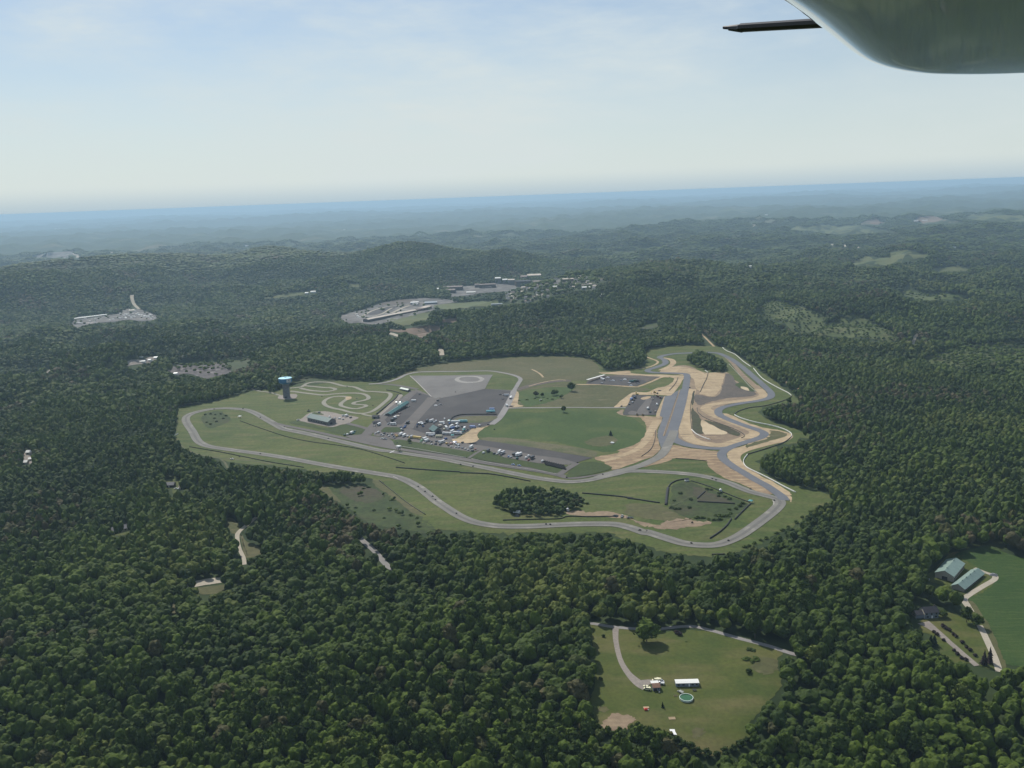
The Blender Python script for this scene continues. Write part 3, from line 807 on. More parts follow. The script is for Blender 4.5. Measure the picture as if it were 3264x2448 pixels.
area('farm_field', 'H 1500,470 1560,440 1780,388 1900,430 2050,480 2150,500 2400,540 2400,1560 2112,1460 1950,1425 1900,1330 1800,1150 1700,960 1630,850 1740,790 1870,690 1860,640 1680,580 1600,520', 'crop', .2, 'dark green crop field beside the barns', 'field', open_=True, jitter=.5)
area('farm_yard', 'H 1480,440 1600,480 1700,580 1870,640 1870,690 1740,800 1620,850 1560,800 1460,745 1260,700 1200,680 1300,610 1330,590', 'lawn', .2, 'grass round the two barns', 'yard', open_=True, jitter=.6)
strip('farm_track', 'Q 950,232 1010,258 1120,300 1190,318 1208,345 1180,385 1050,460 880,565 825,620 860,690 920,770', [4, 4, 4, 5, 5, 5, 5, 6, 4], 'paleroad', .32, 'pale gravel track round the barns', 'track', open_=8)
area('field_margin', 'Q 880,640 960,680 1110,900 1210,1100 1300,1330 1340,1420 1290,1520 1200,1250 1060,960 960,800', 'dry', .26, 'pale grass margin along the crop field', 'field margin', open_=True, jitter=.5)
area('house_lawn', 'Q 270,960 300,870 420,850 600,780 800,820 900,690 980,800 1100,1000 1200,1250 1250,1400 1200,1490 1000,1430 850,1400 700,1410 560,1340 500,1200 430,1070 290,1020', 'lawn', .2, 'lawn in front of the dark roofed house', 'lawn', open_=True, jitter=.5)
strip('driveway', 'Q 1010,935 1060,1030 1120,1160 1180,1290 1225,1410 1255,1510', 5, 'paleroad', .34, 'pale gravel drive along the crop field', 'driveway', open_=8)
strip('driveway', 'Q 320,900 420,965 560,1075 700,1195 850,1325 980,1435', [12, 7, 4.5, 4.5, 4.5], 'gravel', .34, 'grey driveway to the dark roofed house', 'driveway', open_=6)
strip('driveway', 'Q 1215,1620 1260,1640', 4, 'paleroad', .34, 'last glimpse of the pale drive among trees', 'driveway', open_=7)

# tracks and clearings in the left wood
strip('dirt_road', 'M 1398,502 1345,545 1295,588 1287,620 1300,680 1322,730 1326,765', [5, 5, 5, 4, 4, 4], 'paleroad', .34, 'pale dirt road winding through the left wood', 'road', open_=9)
area('grass_clearing', 'M 1215,518 1260,515 1300,560 1285,600 1240,580', 'dry', .2, 'small grassy clearing beside the dirt road', 'clearing', open_=True, jitter=.5)
area('grass_clearing', 'M 1305,600 1340,640 1400,665 1445,690 1380,722 1330,725 1315,670', 'dry', .2, 'sunlit clearing below the dirt road bend', 'clearing', open_=True, jitter=.5)
area('gravel_clearing', 'M 1012,880 1060,855 1150,838 1230,838 1200,862 1100,878 1020,892', 'paleroad', .3, 'pale gravel patch deep in the left wood', 'clearing', open_=True, jitter=.4)
area('gravel_clearing', 'M 1255,800 1290,780 1290,800 1270,825', 'paleroad', .3, 'tiny gravel spot by the dirt road end', 'clearing', open_=True, jitter=.3)
area('grass_clearing', 'M 1060,895 1200,875 1230,890 1160,925 1080,920', 'dry', .2, 'grassy strip below the gravel patch', 'clearing', open_=True, jitter=.5)
strip('lane', 'M 1940,610 1968,636 2030,690 2100,770 2145,795', 6, 'road', .34, 'straight grey lane piece among the trees', 'lane', open_=8)
area('grass_clearing', 'M 920,985 945,975 970,1025 940,1045', 'dry', .2, 'narrow yellow gap in the lower left wood', 'clearing', open_=True, jitter=.4)
area('house_lawn', 'W 1230,300 1280,268 1470,260 1530,350 1610,400 1830,410 1840,465 1600,462 1490,445 1440,535 1385,515 1365,435 1250,420', 'lawn', .2, 'garden of the grey roofed house in the wood', 'lawn', open_=True, jitter=.4)
area('house_lawn', 'W 300,1180 420,1125 640,1075 680,1110 640,1170 540,1240 420,1255 315,1235', 'lawn', .2, 'ground round the long grey house in the wood', 'lawn', open_=True, jitter=.4)
area('house_yard', 'M 105,205 128,185 122,155 150,148 182,150 188,200 150,222 118,222', 'gravel', .25, 'pale yard of a house at the left edge', 'yard', open_=True, jitter=.4)
area('house_yard', 'M 5,140 40,150 45,170 10,172', 'gravel', .25, 'pale yard at the very left edge', 'yard', open_=True, jitter=.4)
strip('dirt_road', 'M 1375,318 1405,312 1440,305', 6, 'gravel', .3, 'glimpse of a grey drive among the trees', 'road', open_=9)
SCRUB += [(px('O 450,215 560,172 640,178 800,242 950,292 1100,347 1222,402 1140,472 1040,545 960,575 850,580 680,550 560,522 450,462 415,430 440,300'), .0, .3),]

# ------------------------------------------------------------------ far land
FL = 1.2
area('far_yard', 'R 0,850 200,770 340,740 500,690 720,610 1000,560 1400,528 1760,540 2010,580 1640,650 1600,720 1560,740 1100,860 700,960 480,960 340,945 150,942', 'yard', FL, 'grey industrial yard in the valley', 'yard', open_=True, jitter=3)
area('far_yard', 'S -200,300 0,275 150,268 440,235 700,255 850,285 700,335 500,352 230,372 100,400 -200,420', 'yard', FL, 'gravel yard in front of the factory', 'yard', open_=True, jitter=3)
area('far_yard', 'S 980,255 1120,215 1400,160 1600,150 1950,165 2000,190 1600,215 1200,270', 'yard', FL, 'grey streets of the far town', 'yard', open_=True, jitter=3)
area('far_field', 'R 860,905 1000,860 1380,780 1500,770 1560,800 1480,880 1300,920 1160,980 940,945', 'field', FL, 'light green field behind the long warehouse', 'field', open_=True, jitter=2)
area('far_field', 'S -420,545 0,505 300,490 500,500 760,500 600,540 200,560 0,585 -300,600', 'field', FL, 'pale field on the edge of the town', 'field', open_=True, jitter=2)
area('far_field', 'R 820,1040 1000,1055 1500,1015 1800,1000 1700,1050 1500,1120 1400,1200 1330,1190 1180,1110 1000,1100 840,1085', 'ploughed', FL, 'brown ploughed field in the valley', 'field', open_=True, jitter=2)
area('far_field', 'R 1700,900 1850,870 2020,870 1950,930 1780,935', 'ploughed', FL, 'small brown field behind the ploughed one', 'field', open_=True, jitter=2)
strip('far_road', 'R 820,1115 920,1135 1020,1165', 10, 'paleroad', FL + .3, 'pale farm lane by the ploughed field', 'road', open_=20)
area('far_field', 'R 120,310 230,290 370,300 360,330 250,345', 'field', FL, 'tiny green field on the far slope', 'field', open_=True, jitter=2)
strip('far_road', 'F 795,625 815,635 820,668', 12, 'paleroad', FL, 'pale road bend glimpsed behind the hill', 'road', open_=18)
area('truck_yard', 'T 160,635 240,555 300,492 600,470 870,455 1130,428 1190,350 1380,335 1510,345 1700,410 1860,490 1810,545 1520,578 1300,545 950,592 700,605 480,645 330,690 290,720', 'yard', FL, 'pale truck yard cut into the far wood', 'yard', open_=True, jitter=2)
strip('far_road', 'T 1360,60 1355,120 1390,230 1440,290 1500,335', 14, 'paleroad', FL, 'pale track climbing from the truck yard', 'road', open_=22)
area('rubble_ground', 'V 1460,270 1540,240 1700,225 1900,222 2020,270 2030,300 1900,330 1830,352 1740,330 1640,305 1540,320', 'rubble', .8, 'grey rubble clearing beyond the circuit', 'clearing', open_=True, jitter=2)
area('rough_ground', 'V 1460,245 1700,200 2000,185 2212,170 2212,230 2040,280 1900,225 1700,222 1540,240', 'scrub', .7, 'scrubby ground round the rubble clearing', 'clearing', open_=True, jitter=2)
area('far_yard', 'V 1085,215 1160,185 1300,165 1400,155 1390,180 1290,215 1130,235', 'gravel', .8, 'roadside yard in the left valley', 'yard', open_=True, jitter=1)
area('far_field', 'V 930,240 965,205 1040,230 1040,245 945,250', 'field', .8, 'bright green corner in the left valley', 'field', open_=True, jitter=1)
area('far_yard', 'V 380,260 490,250 430,290 425,320 405,320', 'gravel', .8, 'pale forecourt in the left valley', 'yard', open_=True, jitter=1)
strip('far_road', 'V 240,345 290,338 330,330', 8, 'road', .8, 'short piece of road in the left valley', 'road', open_=14)
area('far_field', 'E 1640,510 1760,490 1900,465 2000,455 2100,460 1950,480 1800,500', 'field', FL, 'green strip below the long ridge', 'field', open_=True, jitter=3)
area('far_yard', 'E 205,240 300,215 380,205 470,205 440,225 450,250 300,242', 'yard', 3, 'pale works on the far left plain', 'yard', open_=True, jitter=6)
strip('far_road', 'E 435,205 480,215 505,235 520,258', 45, 'paleroad', 4, 'pale road curving on the far left plain', 'road', open_=60)
G_F = (('780,250 830,232 900,235 980,218 1040,228 1100,235 1150,222 1220,225 1420,262 1470,265 1300,270 1100,280 1000,272 900,255', 'field', 'broad pale field on the far right hill'),
       ('1215,217 1260,195 1330,192 1370,210 1330,222 1240,222', 'ploughed', 'brownish field top on the far right hill'),
       ('1850,180 1900,160 2000,158 2300,172 2300,198 2050,200 1920,190', 'field', 'pale field at the far right edge'),
       ('1535,200 1570,175 1680,172 1720,190 1850,205 1800,215 1600,215', 'ploughed', 'brown field with white sheds on the far right'),
       ('1160,465 1250,412 1400,425 1400,382 1500,375 1640,402 1560,428 1470,442 1350,472', 'field', 'olive hilltop field on the right'),
       ('600,740 640,700 690,687 760,695 870,720 950,760 1010,800 1000,840 930,870 820,880 800,850 700,800 620,790', 'scrub', 'scrubby clearing on the right hillside'),
       ('930,880 1050,820 1210,767 1270,800 1320,840 1420,870 1430,930 1300,920 1100,900', 'scrub', 'triangular cleared slope on the right hillside'),
       ('1450,622 1500,602 1600,640 1750,637 1880,652 1800,680 1650,680 1500,652', 'scrub', 'narrow cleared band on the right hillside'),
       ('1630,490 1750,475 1900,480 1850,500 1700,505', 'field', 'small pale clearing below the hilltop field'))
for s, mt, lab in G_F:
    area('far_field', 'G ' + s, 'slope' if mt == 'scrub' else mt, 1.0, lab, 'field', open_=True, jitter=3)
    if mt == 'scrub':
        SCRUB.append((px('G ' + s), .5, .36))
area('dark_yard', 'R 700,622 900,575 1190,548 1200,600 900,640 720,645', 'darkdirt', FL + .5, 'dark strip at the back of the valley yard', 'yard', jitter=2)
area('dark_yard', 'R 500,745 760,690 980,660 900,720 700,780 520,810', 'lot', FL + .5, 'dark tip in the middle of the valley yard', 'yard', jitter=2)
strip('far_road', 'R 400,830 560,740 760,682 1000,650 1190,632', 9, 'paleroad', FL + .8, 'pale haul road curving through the valley yard', 'road')
strip('far_road', 'R 560,840 720,790 840,720 900,690', 8, 'paleroad', FL + .8, 'second pale haul road in the valley yard', 'road')
strip('far_road', 'R 880,780 980,735 1100,680 1190,650', 12, 'paleroad', FL + .9, 'broad pale ramp in the valley yard', 'road')
TOWN = px('S 560,400 640,350 760,330 900,300 960,250 1150,200 1400,140 1650,140 1950,160 2050,200 1900,240 1800,340 1600,330 1300,400 1150,450 1000,500 800,520 640,520')
area('town_ground', TOWN, 'scrub', FL - .4, 'gardens and verges of the far town', 'gardens', open_=True, jitter=3)
SCRUB.append((TOWN, .42, .7))
SCRUB.append((px('R 0,850 200,770 340,740 500,690 720,610 1000,560 1400,528 1760,540 2010,580 1640,650 1600,720 1560,740 1100,860 700,960 480,960 340,945 150,942'), .045, .5))
SCRUB.append((px('T 160,635 240,555 300,492 600,470 870,455 1130,428 1190,350 1380,335 1510,345 1700,410 1860,490 1810,545 1520,578 1300,545 950,592 700,605 480,645 330,690 290,720'), .04, .5))
SCRUB.append((px('V 1460,245 1700,200 2000,185 2212,170 2212,230 2040,280 2020,300 1900,330 1830,352 1640,305 1460,270'), .13, .5))
SCRUB.append((px('B 1230,1220 1330,1215 1450,1225 1720,1222 1850,1320 1990,1420 2100,1505 2180,1560 2100,1600 1900,1560 1750,1540 1620,1500 1480,1400 1350,1300'), .05, .35))
SCRUB.append((px('G 1590,1060 1700,1000 1900,960 2230,940 2230,1080 1900,1120 1650,1120'), .62, .5))
strip('far_road', 'G 1050,337 1120,347 1215,360', 22, 'paleroad', 2, 'pale straight road across the far right wood', 'road', open_=34)
strip('far_road', 'G 558,205 570,215 578,232', 22, 'paleroad', 2, 'short pale road on the far hill', 'road', open_=34)
strip('dirt_road', 'G 1572,880 1550,905 1538,945', 7, 'paleroad', 1, 'faint dirt track on the right hillside', 'road', open_=12)
strip('dirt_road', 'D 920,30 980,90 1040,150', 5, 'tan', .5, 'pale path leaving the top of the circuit', 'path', open_=12)
strip('dirt_road', 'D 1650,450 1690,478', 6, 'tan', .5, 'tan scar beside the outer wall', 'path', open_=10)
strip('dirt_road', 'D 1750,505 1790,530', 6, 'tan', .5, 'second tan scar beyond the outer wall', 'path', open_=10)
area('far_field', 'F 2060,490 2130,470 2212,465 2212,490 2100,500', 'scrub', .8, 'small clearing on the hill behind the circuit', 'field', open_=True, jitter=1)
OPEN.append(px('Q 150,730 280,665 510,655 600,760 600,870 240,875'))
OPEN.append(px('W 1230,310 1420,305 1600,390 1600,450 1250,420'))
OPEN.append(px('W 300,1160 650,1060 680,1110 560,1240 310,1260'))
for q_ in '''V 1305,198 1328,198|V 1232,166 1250,166|V 1355,178 1385,176|V 1228,214 1275,208|V 128,140 158,138|V 185,326 206,326|V 605,296 632,294|V 1450,138 1472,136|V 2,328 14,328|E 350,62 378,62|E 622,31 632,31|E 1135,38 1160,37|E 707,216 720,215|E 1268,232 1282,231|E 1570,172 1590,171|F 1835,290 1850,290|G 545,482 570,481|G 518,487 532,486|G 650,164 660,164|G 1785,365 1800,364'''.split('|'):
    A_, B_ = px(q_)
    OPEN.append(np.array([(A_[0] - 1, A_[1] - 5), (B_[0] + 1, A_[1] - 5), (B_[0] + 2, A_[1] + 2), (A_[0] - 2, A_[1] + 2)]))
area('thin_ground', 'G 1590,1060 1700,1000 1900,960 2230,940 2230,1080 1900,1120 1650,1120', 'slope', .6, 'light scrubby ground on the right hillside', 'scrub', jitter=2)
WOODS += [px('C 850,1350 900,1320 940,1280 1000,1240 1080,1225 1200,1215 1350,1215 1480,1240 1600,1280 1640,1340 1660,1380 1560,1410 1480,1440 1380,1470 1250,1475 1130,1460 1030,1430 950,1400'),
          px('D 790,300 800,230 870,165 930,165 960,190 1010,180 1040,230 1100,245 1150,290 1170,360 1100,385 1020,375 930,345 860,325'),
          px('D 1440,760 1480,700 1560,660 1690,625 1720,640 1900,660 1990,720 1990,900 1900,925 1750,870 1600,820'),
          px('B 1150,1125 1180,1085 1300,1090 1500,1100 1640,1120 1710,1185 1640,1215 1400,1215 1200,1200'),
          px('B 870,500 875,450 965,445 970,495 920,500')]
# ------------------------------------------------------------------ trees
def ico(sub):
    bm = bmesh.new()
    bmesh.ops.create_icosphere(bm, subdivisions=sub, radius=1.0)
    V = np.array([v.co[:] for v in bm.verts])
    Tt = np.array([[v.index for v in f.verts] for f in bm.faces])
    bm.free()
    return V, Tt
ICO = {k: ico(k) for k in (1, 2, 3)}       # 20, 80, 320 faces

def lumpy(sub, seed, amp=.28, jit=.10, n=9, pw=6):
    r = np.random.default_rng(seed)
    V, Tt = ICO[sub]
    D = r.normal(size=(n, 3))
    D[:, 2] = np.abs(D[:, 2]) * .8 - .15
    D /= np.linalg.norm(D, axis=1)[:, None]
    k = np.max(np.clip(V @ D.T, 0, 1) ** pw, axis=1)
    s = (1 - amp) + amp * 1.3 * k + r.normal(0, jit, len(V))
    return V * s[:, None], Tt

def crown_from(V, Tt, z0=.2, cut=None):
    """Unit lump to unit crown: radius 1, from z0 to 1 high, egg shaped."""
    V = V.copy()
    V[:, 2] = z0 + (V[:, 2] + 1) / 2 * (1 - z0)
    if cut is not None:
        keep = V[Tt].mean(1)[:, 2] > cut
        Tt = Tt[keep]
        u, inv = np.unique(Tt, return_inverse=True)
        V, Tt = V[u], inv.reshape(-1, 3)
    return V, Tt

def full_crown(seed, nb=13, leaves=420):
    """A crown of overlapping leafy clumps with loose leaf sprays all over it."""
    r = np.random.default_rng(seed)
    VV, TT, tint, n0 = [], [], [], 0
    cen = []
    for k in range(nb):
        d = r.normal(size=3)
        d /= np.linalg.norm(d)
        c = d * r.uniform(.35, .62) * np.array([1, 1, .85])
        if k == 0:
            c = np.zeros(3)
        if k == 1:
            c = np.array([r.uniform(-.15, .15), r.uniform(-.15, .15), .55])
        s = r.uniform(.34, .50) if k else .62
        V, Tt = lumpy(2, seed * 50 + k, .22, .13)
        V = V * s + c
        VV.append(V)
        TT.append(Tt + n0)
        n0 += len(V)
        tint.append(np.full(len(V), r.normal(0, .16)) + .10 * V[:, 2])
        cen.append((c, s))
    L = []
    for k in range(leaves):
        c, s = cen[r.integers(0, nb)]
        d = r.normal(size=3)
        d /= np.linalg.norm(d)
        p = c + d * s * r.uniform(.92, 1.16)
        a = r.normal(size=3) * .075
        b = r.normal(size=3) * .075
        L += [p + a, p + b, p - a, p - b]
    L = np.array(L)
    VV.append(L)
    q = np.arange(leaves)[:, None] * 4 + n0
    TT.append(np.concatenate([q + [0, 1, 2], q + [0, 2, 3]]))
    tint.append(np.repeat(r.normal(.08, .18, leaves), 4))
    V = np.concatenate(VV)
    V[:, 2] = .16 + (V[:, 2] + 1) / 2 * .84
    return V, np.concatenate(TT), np.concatenate(tint)

def trunk_mesh(seed, h=.45, mat='bark'):
    r = np.random.default_rng(seed)
    b = MB()
    n = 7
    lean = r.uniform(-.03, .03, 2)
    for (z0, z1, r0, r1) in ((0, .12, .026, .018), (.12, h, .018, .011)):
        i = len(b.v)
        for zz, rr in ((z0, r0), (z1, r1)):
            for j in range(n):
                a = 6.283 * j / n
                b.v.append((rr * math.cos(a) + lean[0] * zz, rr * math.sin(a) + lean[1] * zz, zz))
        for j in range(n):
            b.f.append((i + j, i + (j + 1) % n, i + n + (j + 1) % n, i + n + j))
            b.m.append(b.mi(mat))
    for k in range(4):
        a = r.uniform(0, 6.28)
        z = r.uniform(.2, .4)
        ca, sa = math.cos(a), math.sin(a)
        L, rr = .22, .007
        p0, p1 = np.array([0, 0, z]), np.array([ca * L, sa * L, z + .16])
        s1, s2 = np.array([-sa, ca, 0]) * rr, np.array([0, 0, rr])
        i = len(b.v)
        for p, sc_ in ((p0, 1), (p1, .4)):
            for v in (s1, s2, -s1, -s2):
                b.v.append(tuple(p + v * sc_))
        for j in range(4):
            b.f.append((i + j, i + (j + 1) % 4, i + 4 + (j + 1) % 4, i + 4 + j))
            b.m.append(b.mi(mat))
    return b.mesh('trunk')

# tree sites on a jittered grid, spacing growing with distance
def sites(d0, d1, s, half):
    out = []
    xm = d1 * math.sin(half)
    gx, gy = np.meshgrid(np.arange(-xm, xm, s), np.arange(d0 * math.cos(half), d1, s * .92), indexing='ij')
    gx = gx + (np.arange(gx.shape[1])[None] % 2) * s * .5
    x = gx.ravel() + rng.uniform(-.36, .36, gx.size) * s
    y = gy.ravel() + rng.uniform(-.36, .36, gx.size) * s
    d = np.hypot(x, y)
    k = (d >= d0) & (d < d1) & (np.abs(np.arctan2(x, y)) < half)
    return x[k], y[k]

def inside(P, poly):
    x, y = P[:, 0], P[:, 1]
    r = np.zeros(len(P), bool)
    bb = (x > poly[:, 0].min()) & (x < poly[:, 0].max()) & (y > poly[:, 1].min()) & (y < poly[:, 1].max())
    ii = np.nonzero(bb)[0]
    if not len(ii):
        return r
    xx, yy = x[ii], y[ii]
    c = np.zeros(len(ii), bool)
    for (ax, ay), (bx, by) in zip(poly, np.roll(poly, -1, axis=0)):
        k = (ay > yy) != (by > yy)
        if k.any():
            c[k] ^= xx[k] < (bx - ax) * (yy[k] - ay) / (by - ay + 1e-12) + ax
    r[ii] = c
    return r

HALF = math.radians(39)
RUST = ground(px('D 2060,700 2130,820 1990,560'))
ZONES = ((400, 930, 8.8, 'near'), (930, 1750, 6.8, 'mid'), (1750, 3000, 9.0, 'mid2'), (3000, 5000, 13, 'far'), (5000, 10500, 21, 'far2'))
TREES = {}
for d0, d1, s, key in ZONES:
    x, y = sites(d0, d1, s, HALF)
    z = height(x, y)
    n = len(x)
    stand = waves(x, y, 160, 21) * .5 + waves(x, y, 420, 22) * .5       # stands of taller and shorter wood
    hue0 = waves(x, y, 300, 23)
    ht = np.clip(15 + 3.4 * stand + rng.normal(0, 2.6, n) + 3.5 * (rng.uniform(size=n) < .12), 7, 26)
    R = s * rng.uniform(.42, .68, n) * np.where(rng.uniform(size=n) < .15, 1.3, 1) * (.55 + .45 * ht / 15)
    if key == 'mid':
        ht = ht * .92
    if key == 'far2':
        ht = np.clip(ht * .9, 10, 18)
    base = np.stack([x, y, z], 1)
    pb = project(base)
    pm = project(base + np.array([0, 0, .55]) * ht[:, None])
    pt = project(base + np.array([0, 0, .9]) * ht[:, None])
    bad = np.zeros(n, bool)
    for poly in OPEN:
        bad |= inside(pb, poly) | inside(pm, poly) | inside(pt, poly)
    good = np.zeros(n, bool)
    for poly in WOODS:
        good |= inside(pb, poly) & inside(pt, poly)
    keep = ~bad | good
    ht = np.where(good & bad, ht * .85, ht)
    for poly, share, size in SCRUB:
        k = inside(pb, poly)
        sel = k & (rng.uniform(size=n) < share)
        keep = np.where(k, sel, keep)
        ht = np.where(k, ht * size, ht)
        R = np.where(k, R * (size + .25), R)
    thin = np.zeros(n, bool)
    for poly, share, size in SCRUB:
        thin |= inside(pb, poly)
    k = keep & (np.hypot(x - LAWN[0], y - LAWN[1]) > 0)
    tint = np.clip(rng.normal(.45, .25, n) + .22 * stand + .15 * waves(x, y, 650, 24), 0, 1)
    hue = np.clip(rng.uniform(.1, .9, n) * .7 + .15 + .22 * hue0, 0, 1)
    hue = np.where(thin, .5, hue)
    tint = np.where(thin, np.clip(tint + .25, 0, 1), tint)
    for g in RUST:
        hue = np.clip(hue + .33 * np.exp(-((x - g[0]) ** 2 + (y - g[1]) ** 2) / 75 ** 2), 0, 1)
    TREES[key] = dict(base=base[k], ht=ht[k], R=R[k], tint=tint[k], hue=hue[k], pb=pb[k], pm=pm[k], rot=rng.uniform(0, 6.28, k.sum()))
    print('trees', key, int(k.sum()))

# the 300 nearest trees in the picture are things of their own
nz = TREES['near']
infr = (nz['pm'][:, 0] > -20) & (nz['pm'][:, 0] < IMW + 20) & (nz['pm'][:, 1] > 0) & (nz['pm'][:, 1] < IMH - 8)
dist = np.linalg.norm(nz['base'] - CAM, axis=1)
order = np.argsort(np.where(infr, dist / (nz['ht'] * .5 + nz['R']), 1e9))[:300]
solo = np.zeros(len(dist), bool)
solo[order] = True

NV = 6
def templates(kind):
    out = []
    for v in range(NV):
        if kind == 'near':
            V, Tt = lumpy(3, 900 + v, .34, .045, 11, 6)
            out.append(crown_from(V, Tt, .12, .17))
        elif kind == 'mid':
            V, Tt = lumpy(2, 930 + v, .32, .08, 7, 5)
            out.append(crown_from(V, Tt, .10, .18))
        elif kind == 'mid2':
            V, Tt = lumpy(2, 960 + v, .30, .12, 8)
            out.append(crown_from(V, Tt, .15, .42))
        elif kind == 'far':
            V, Tt = lumpy(1, 970 + v, .2, .14)
            out.append(crown_from(V, Tt, .10, .25))
        else:
            V, Tt = lumpy(1, 980 + v, .2, .14)
            out.append(crown_from(V, Tt, .10, .45))
    return out

VS, TS, TI, HU = [], [], [], []
n0 = 0
for key, S in TREES.items():
    use = np.ones(len(S['ht']), bool)
    if key == 'near':
        use = ~solo
    ii = np.nonzero(use)[0]
    var = rng.integers(0, NV, len(ii))
    for v, (V, Tt) in enumerate(templates(key)):
        sel = ii[var == v]
        if not len(sel):
            continue
        c, s = np.cos(S['rot'][sel])[:, None], np.sin(S['rot'][sel])[:, None]
        x = (V[None, :, 0] * c - V[None, :, 1] * s) * S['R'][sel][:, None]
        y = (V[None, :, 0] * s + V[None, :, 1] * c) * S['R'][sel][:, None]
        z = V[None, :, 2] * S['ht'][sel][:, None]
        P = np.stack([x, y, z], -1) + S['base'][sel][:, None, :]
        nv = len(V)
        VS.append(P.reshape(-1, 3).astype(np.float32))
        TS.append((Tt[None] + (np.arange(len(sel)) * nv)[:, None, None] + n0).reshape(-1, 3).astype(np.int32))
        TI.append((np.repeat(S['tint'][sel], nv) + np.tile(rng.normal(0, .10, nv), len(sel))).astype(np.float32))
        HU.append(np.repeat(S['hue'][sel], nv).astype(np.float32))
        n0 += len(sel) * nv
fme = raw_mesh('forest', np.concatenate(VS), np.concatenate(TS), ['leaf'], dict(tint=np.concatenate(TI), hue=np.concatenate(HU)))
fme.shade_flat()
print('forest tris', len(fme.polygons))
tag(link('forest', fme), 'dense green broadleaf forest covering the hills', 'forest', None, 'stuff')
del VS, TS, TI, HU

def finish_crown(V, Tt, tint, hue, name='crown', mat='leaf'):
    me = raw_mesh(name, V, Tt, [mat], dict(tint=np.clip(tint, 0, 1), hue=np.full(len(V), hue)))
    me.shade_flat()
    return me

TONES = (('dark green', .12, .5), ('mid green', .42, .5), ('light green', .78, .5), ('yellow green', .7, .02), ('russet brown', .45, .97), ('deep green', .25, .4))
CROWNS = []
for k in range(18):
    nm, tn, hu = TONES[(0, 1, 2, 1, 0, 5, 1, 3, 2, 5, 0, 4, 1, 5, 2, 0, 5, 1)[k]]
    V, Tt, ti = full_crown(300 + k)
    CROWNS.append((nm, finish_crown(V, Tt, ti + tn, hu)))
TRUNKS = [trunk_mesh(40 + k) for k in range(4)]

def place_tree(name, P, ht, R, rot, k, label, group=None, cat='tree'):
    e = empty(name, tuple(P), rot)
    tag(e, label, cat, group)
    c = link('crown', CROWNS[k][1], e)
    c.scale = (R * 1.12, R * 1.12, ht)
    tr = link('trunk', TRUNKS[k % 4], e)
    tr.scale = (ht, ht, ht)
    return e

def where(x, y):
    col = ('at the far left', 'left of the middle', 'in the middle', 'right of the middle', 'at the far right')[min(4, max(0, int(x / IMW * 5)))]
    row = 'along the bottom edge' if y > 2330 else 'just above the bottom edge' if y > 2180 else 'higher up the wood'
    return col, row
for i in order:
    k = int(rng.integers(0, len(CROWNS)))
    c_, r_ = where(*nz['pm'][i])
    lab = '%s tree in the near wood, %s, %s' % (CROWNS[k][0], r_, c_)
    place_tree('broadleaf_tree', nz['base'][i], nz['ht'][i], nz['R'][i], nz['rot'][i], k, lab, 'near wood: ' + lab)

# lone trees and shrubs that stand clear of the forest
def lone(s, ht, R, tone, label, name='lone_tree', group=None):
    P = drop(ground(px(s)))[0]
    ks = [i for i, c in enumerate(CROWNS) if c[0] == tone]
    return place_tree(name, P, ht, R, rng.uniform(0, 6.28), ks[int(rng.integers(0, len(ks)))], label, group)

wt = lone('I 722,402', 20, 9.8, 'light green', 'big round light green tree on the upper lawn by the driveway', 'willow_tree')
for c_ in wt.children:
    if c_.name.startswith('crown'):
        c_.location.z = -2.6
        c_.scale.z = 22.5
lone('Q 850,905', 14, 4.6, 'mid green', 'taller narrow tree in front of the barns beside the pale drive')
lone('Q 970,955', 11, 5.4, 'mid green', 'round tree casting a shadow on the pale drive')
lone('Q 560,840', 6, 4.2, 'dark green', 'dark tree at the right end of the dark roofed house')
lone('Q 150,800', 9, 4, 'mid green', 'tree at the left gable of the dark roofed house')
lone('C 1530,485', 17, 7.5, 'dark green', 'large dark tree on the streaky field by the earth road')
lone('C 1390,520', 11, 5, 'mid green', 'mid sized tree in the weedy patch')
lone('C 1410,515', 10, 4, 'light green', 'slim pale tree in the weedy patch')
lone('C 1300,530', 8, 3.6, 'dark green', 'small dark tree at the foot of the weedy patch')
lone('C 1250,530', 11, 4.5, 'russet brown', 'bare brownish tree at the edge of the weedy patch')
lone('C 1450,540', 7, 4, 'mid green', 'low tree near the streaky field')
lone('C 1467,650', 11, 4.2, 'dark green', 'lone tree beside the narrow field road')
lone('C 260,892', 7, 3.6, 'dark green', 'small dark tree on the pit verge')
lone('B 1190,640', 3, 1.6, 'dark green', 'tiny tree behind the long hall')
lone('D 1700,660', 12, 4.6, 'mid green', 'slender tree below the outer wall bend')

def conifer_mesh(seed, mat):
    r = np.random.default_rng(seed)
    b = MB()
    n = 11
    for k in range(7):
        z = .08 + .125 * k
        R = (1 - k / 7.3) * r.uniform(.85, 1.1)
        i = len(b.v)
        for j in range(n):
            a = 6.283 * j / n + k
            q = R * (1.0 if j % 2 else .62) * r.uniform(.8, 1.15)
            b.v.append((q * math.cos(a), q * math.sin(a), z + r.uniform(-.03, .02)))
        b.v.append((0, 0, z + .24))
        b.v.append((0, 0, z + .04))
        for j in range(n):
            b.f += [(i + j, i + (j + 1) % n, i + n), (i + (j + 1) % n, i + j, i + n + 1)]
            b.m += [b.mi(mat)] * 2
    return b.mesh('crown')
CON = {'dark': conifer_mesh(5, 'darkleaf'), 'purple': conifer_mesh(6, 'purpleleaf')}
def conifer(s, ht, R, kind, label, group=None):
    P = drop(ground(px(s)))[0]
    e = empty('conifer_tree', tuple(P), rng.uniform(0, 6.28))
    tag(e, label, 'tree', group)
    c = link('crown', CON[kind], e)
    c.scale = (R, R, ht)
    tr = link('trunk', TRUNKS[1], e)
    tr.scale = (ht * .9,) * 3
conifer('C 1835,832', 8, 4.2, 'dark', 'dark cone shaped conifer alone on the hayfield')
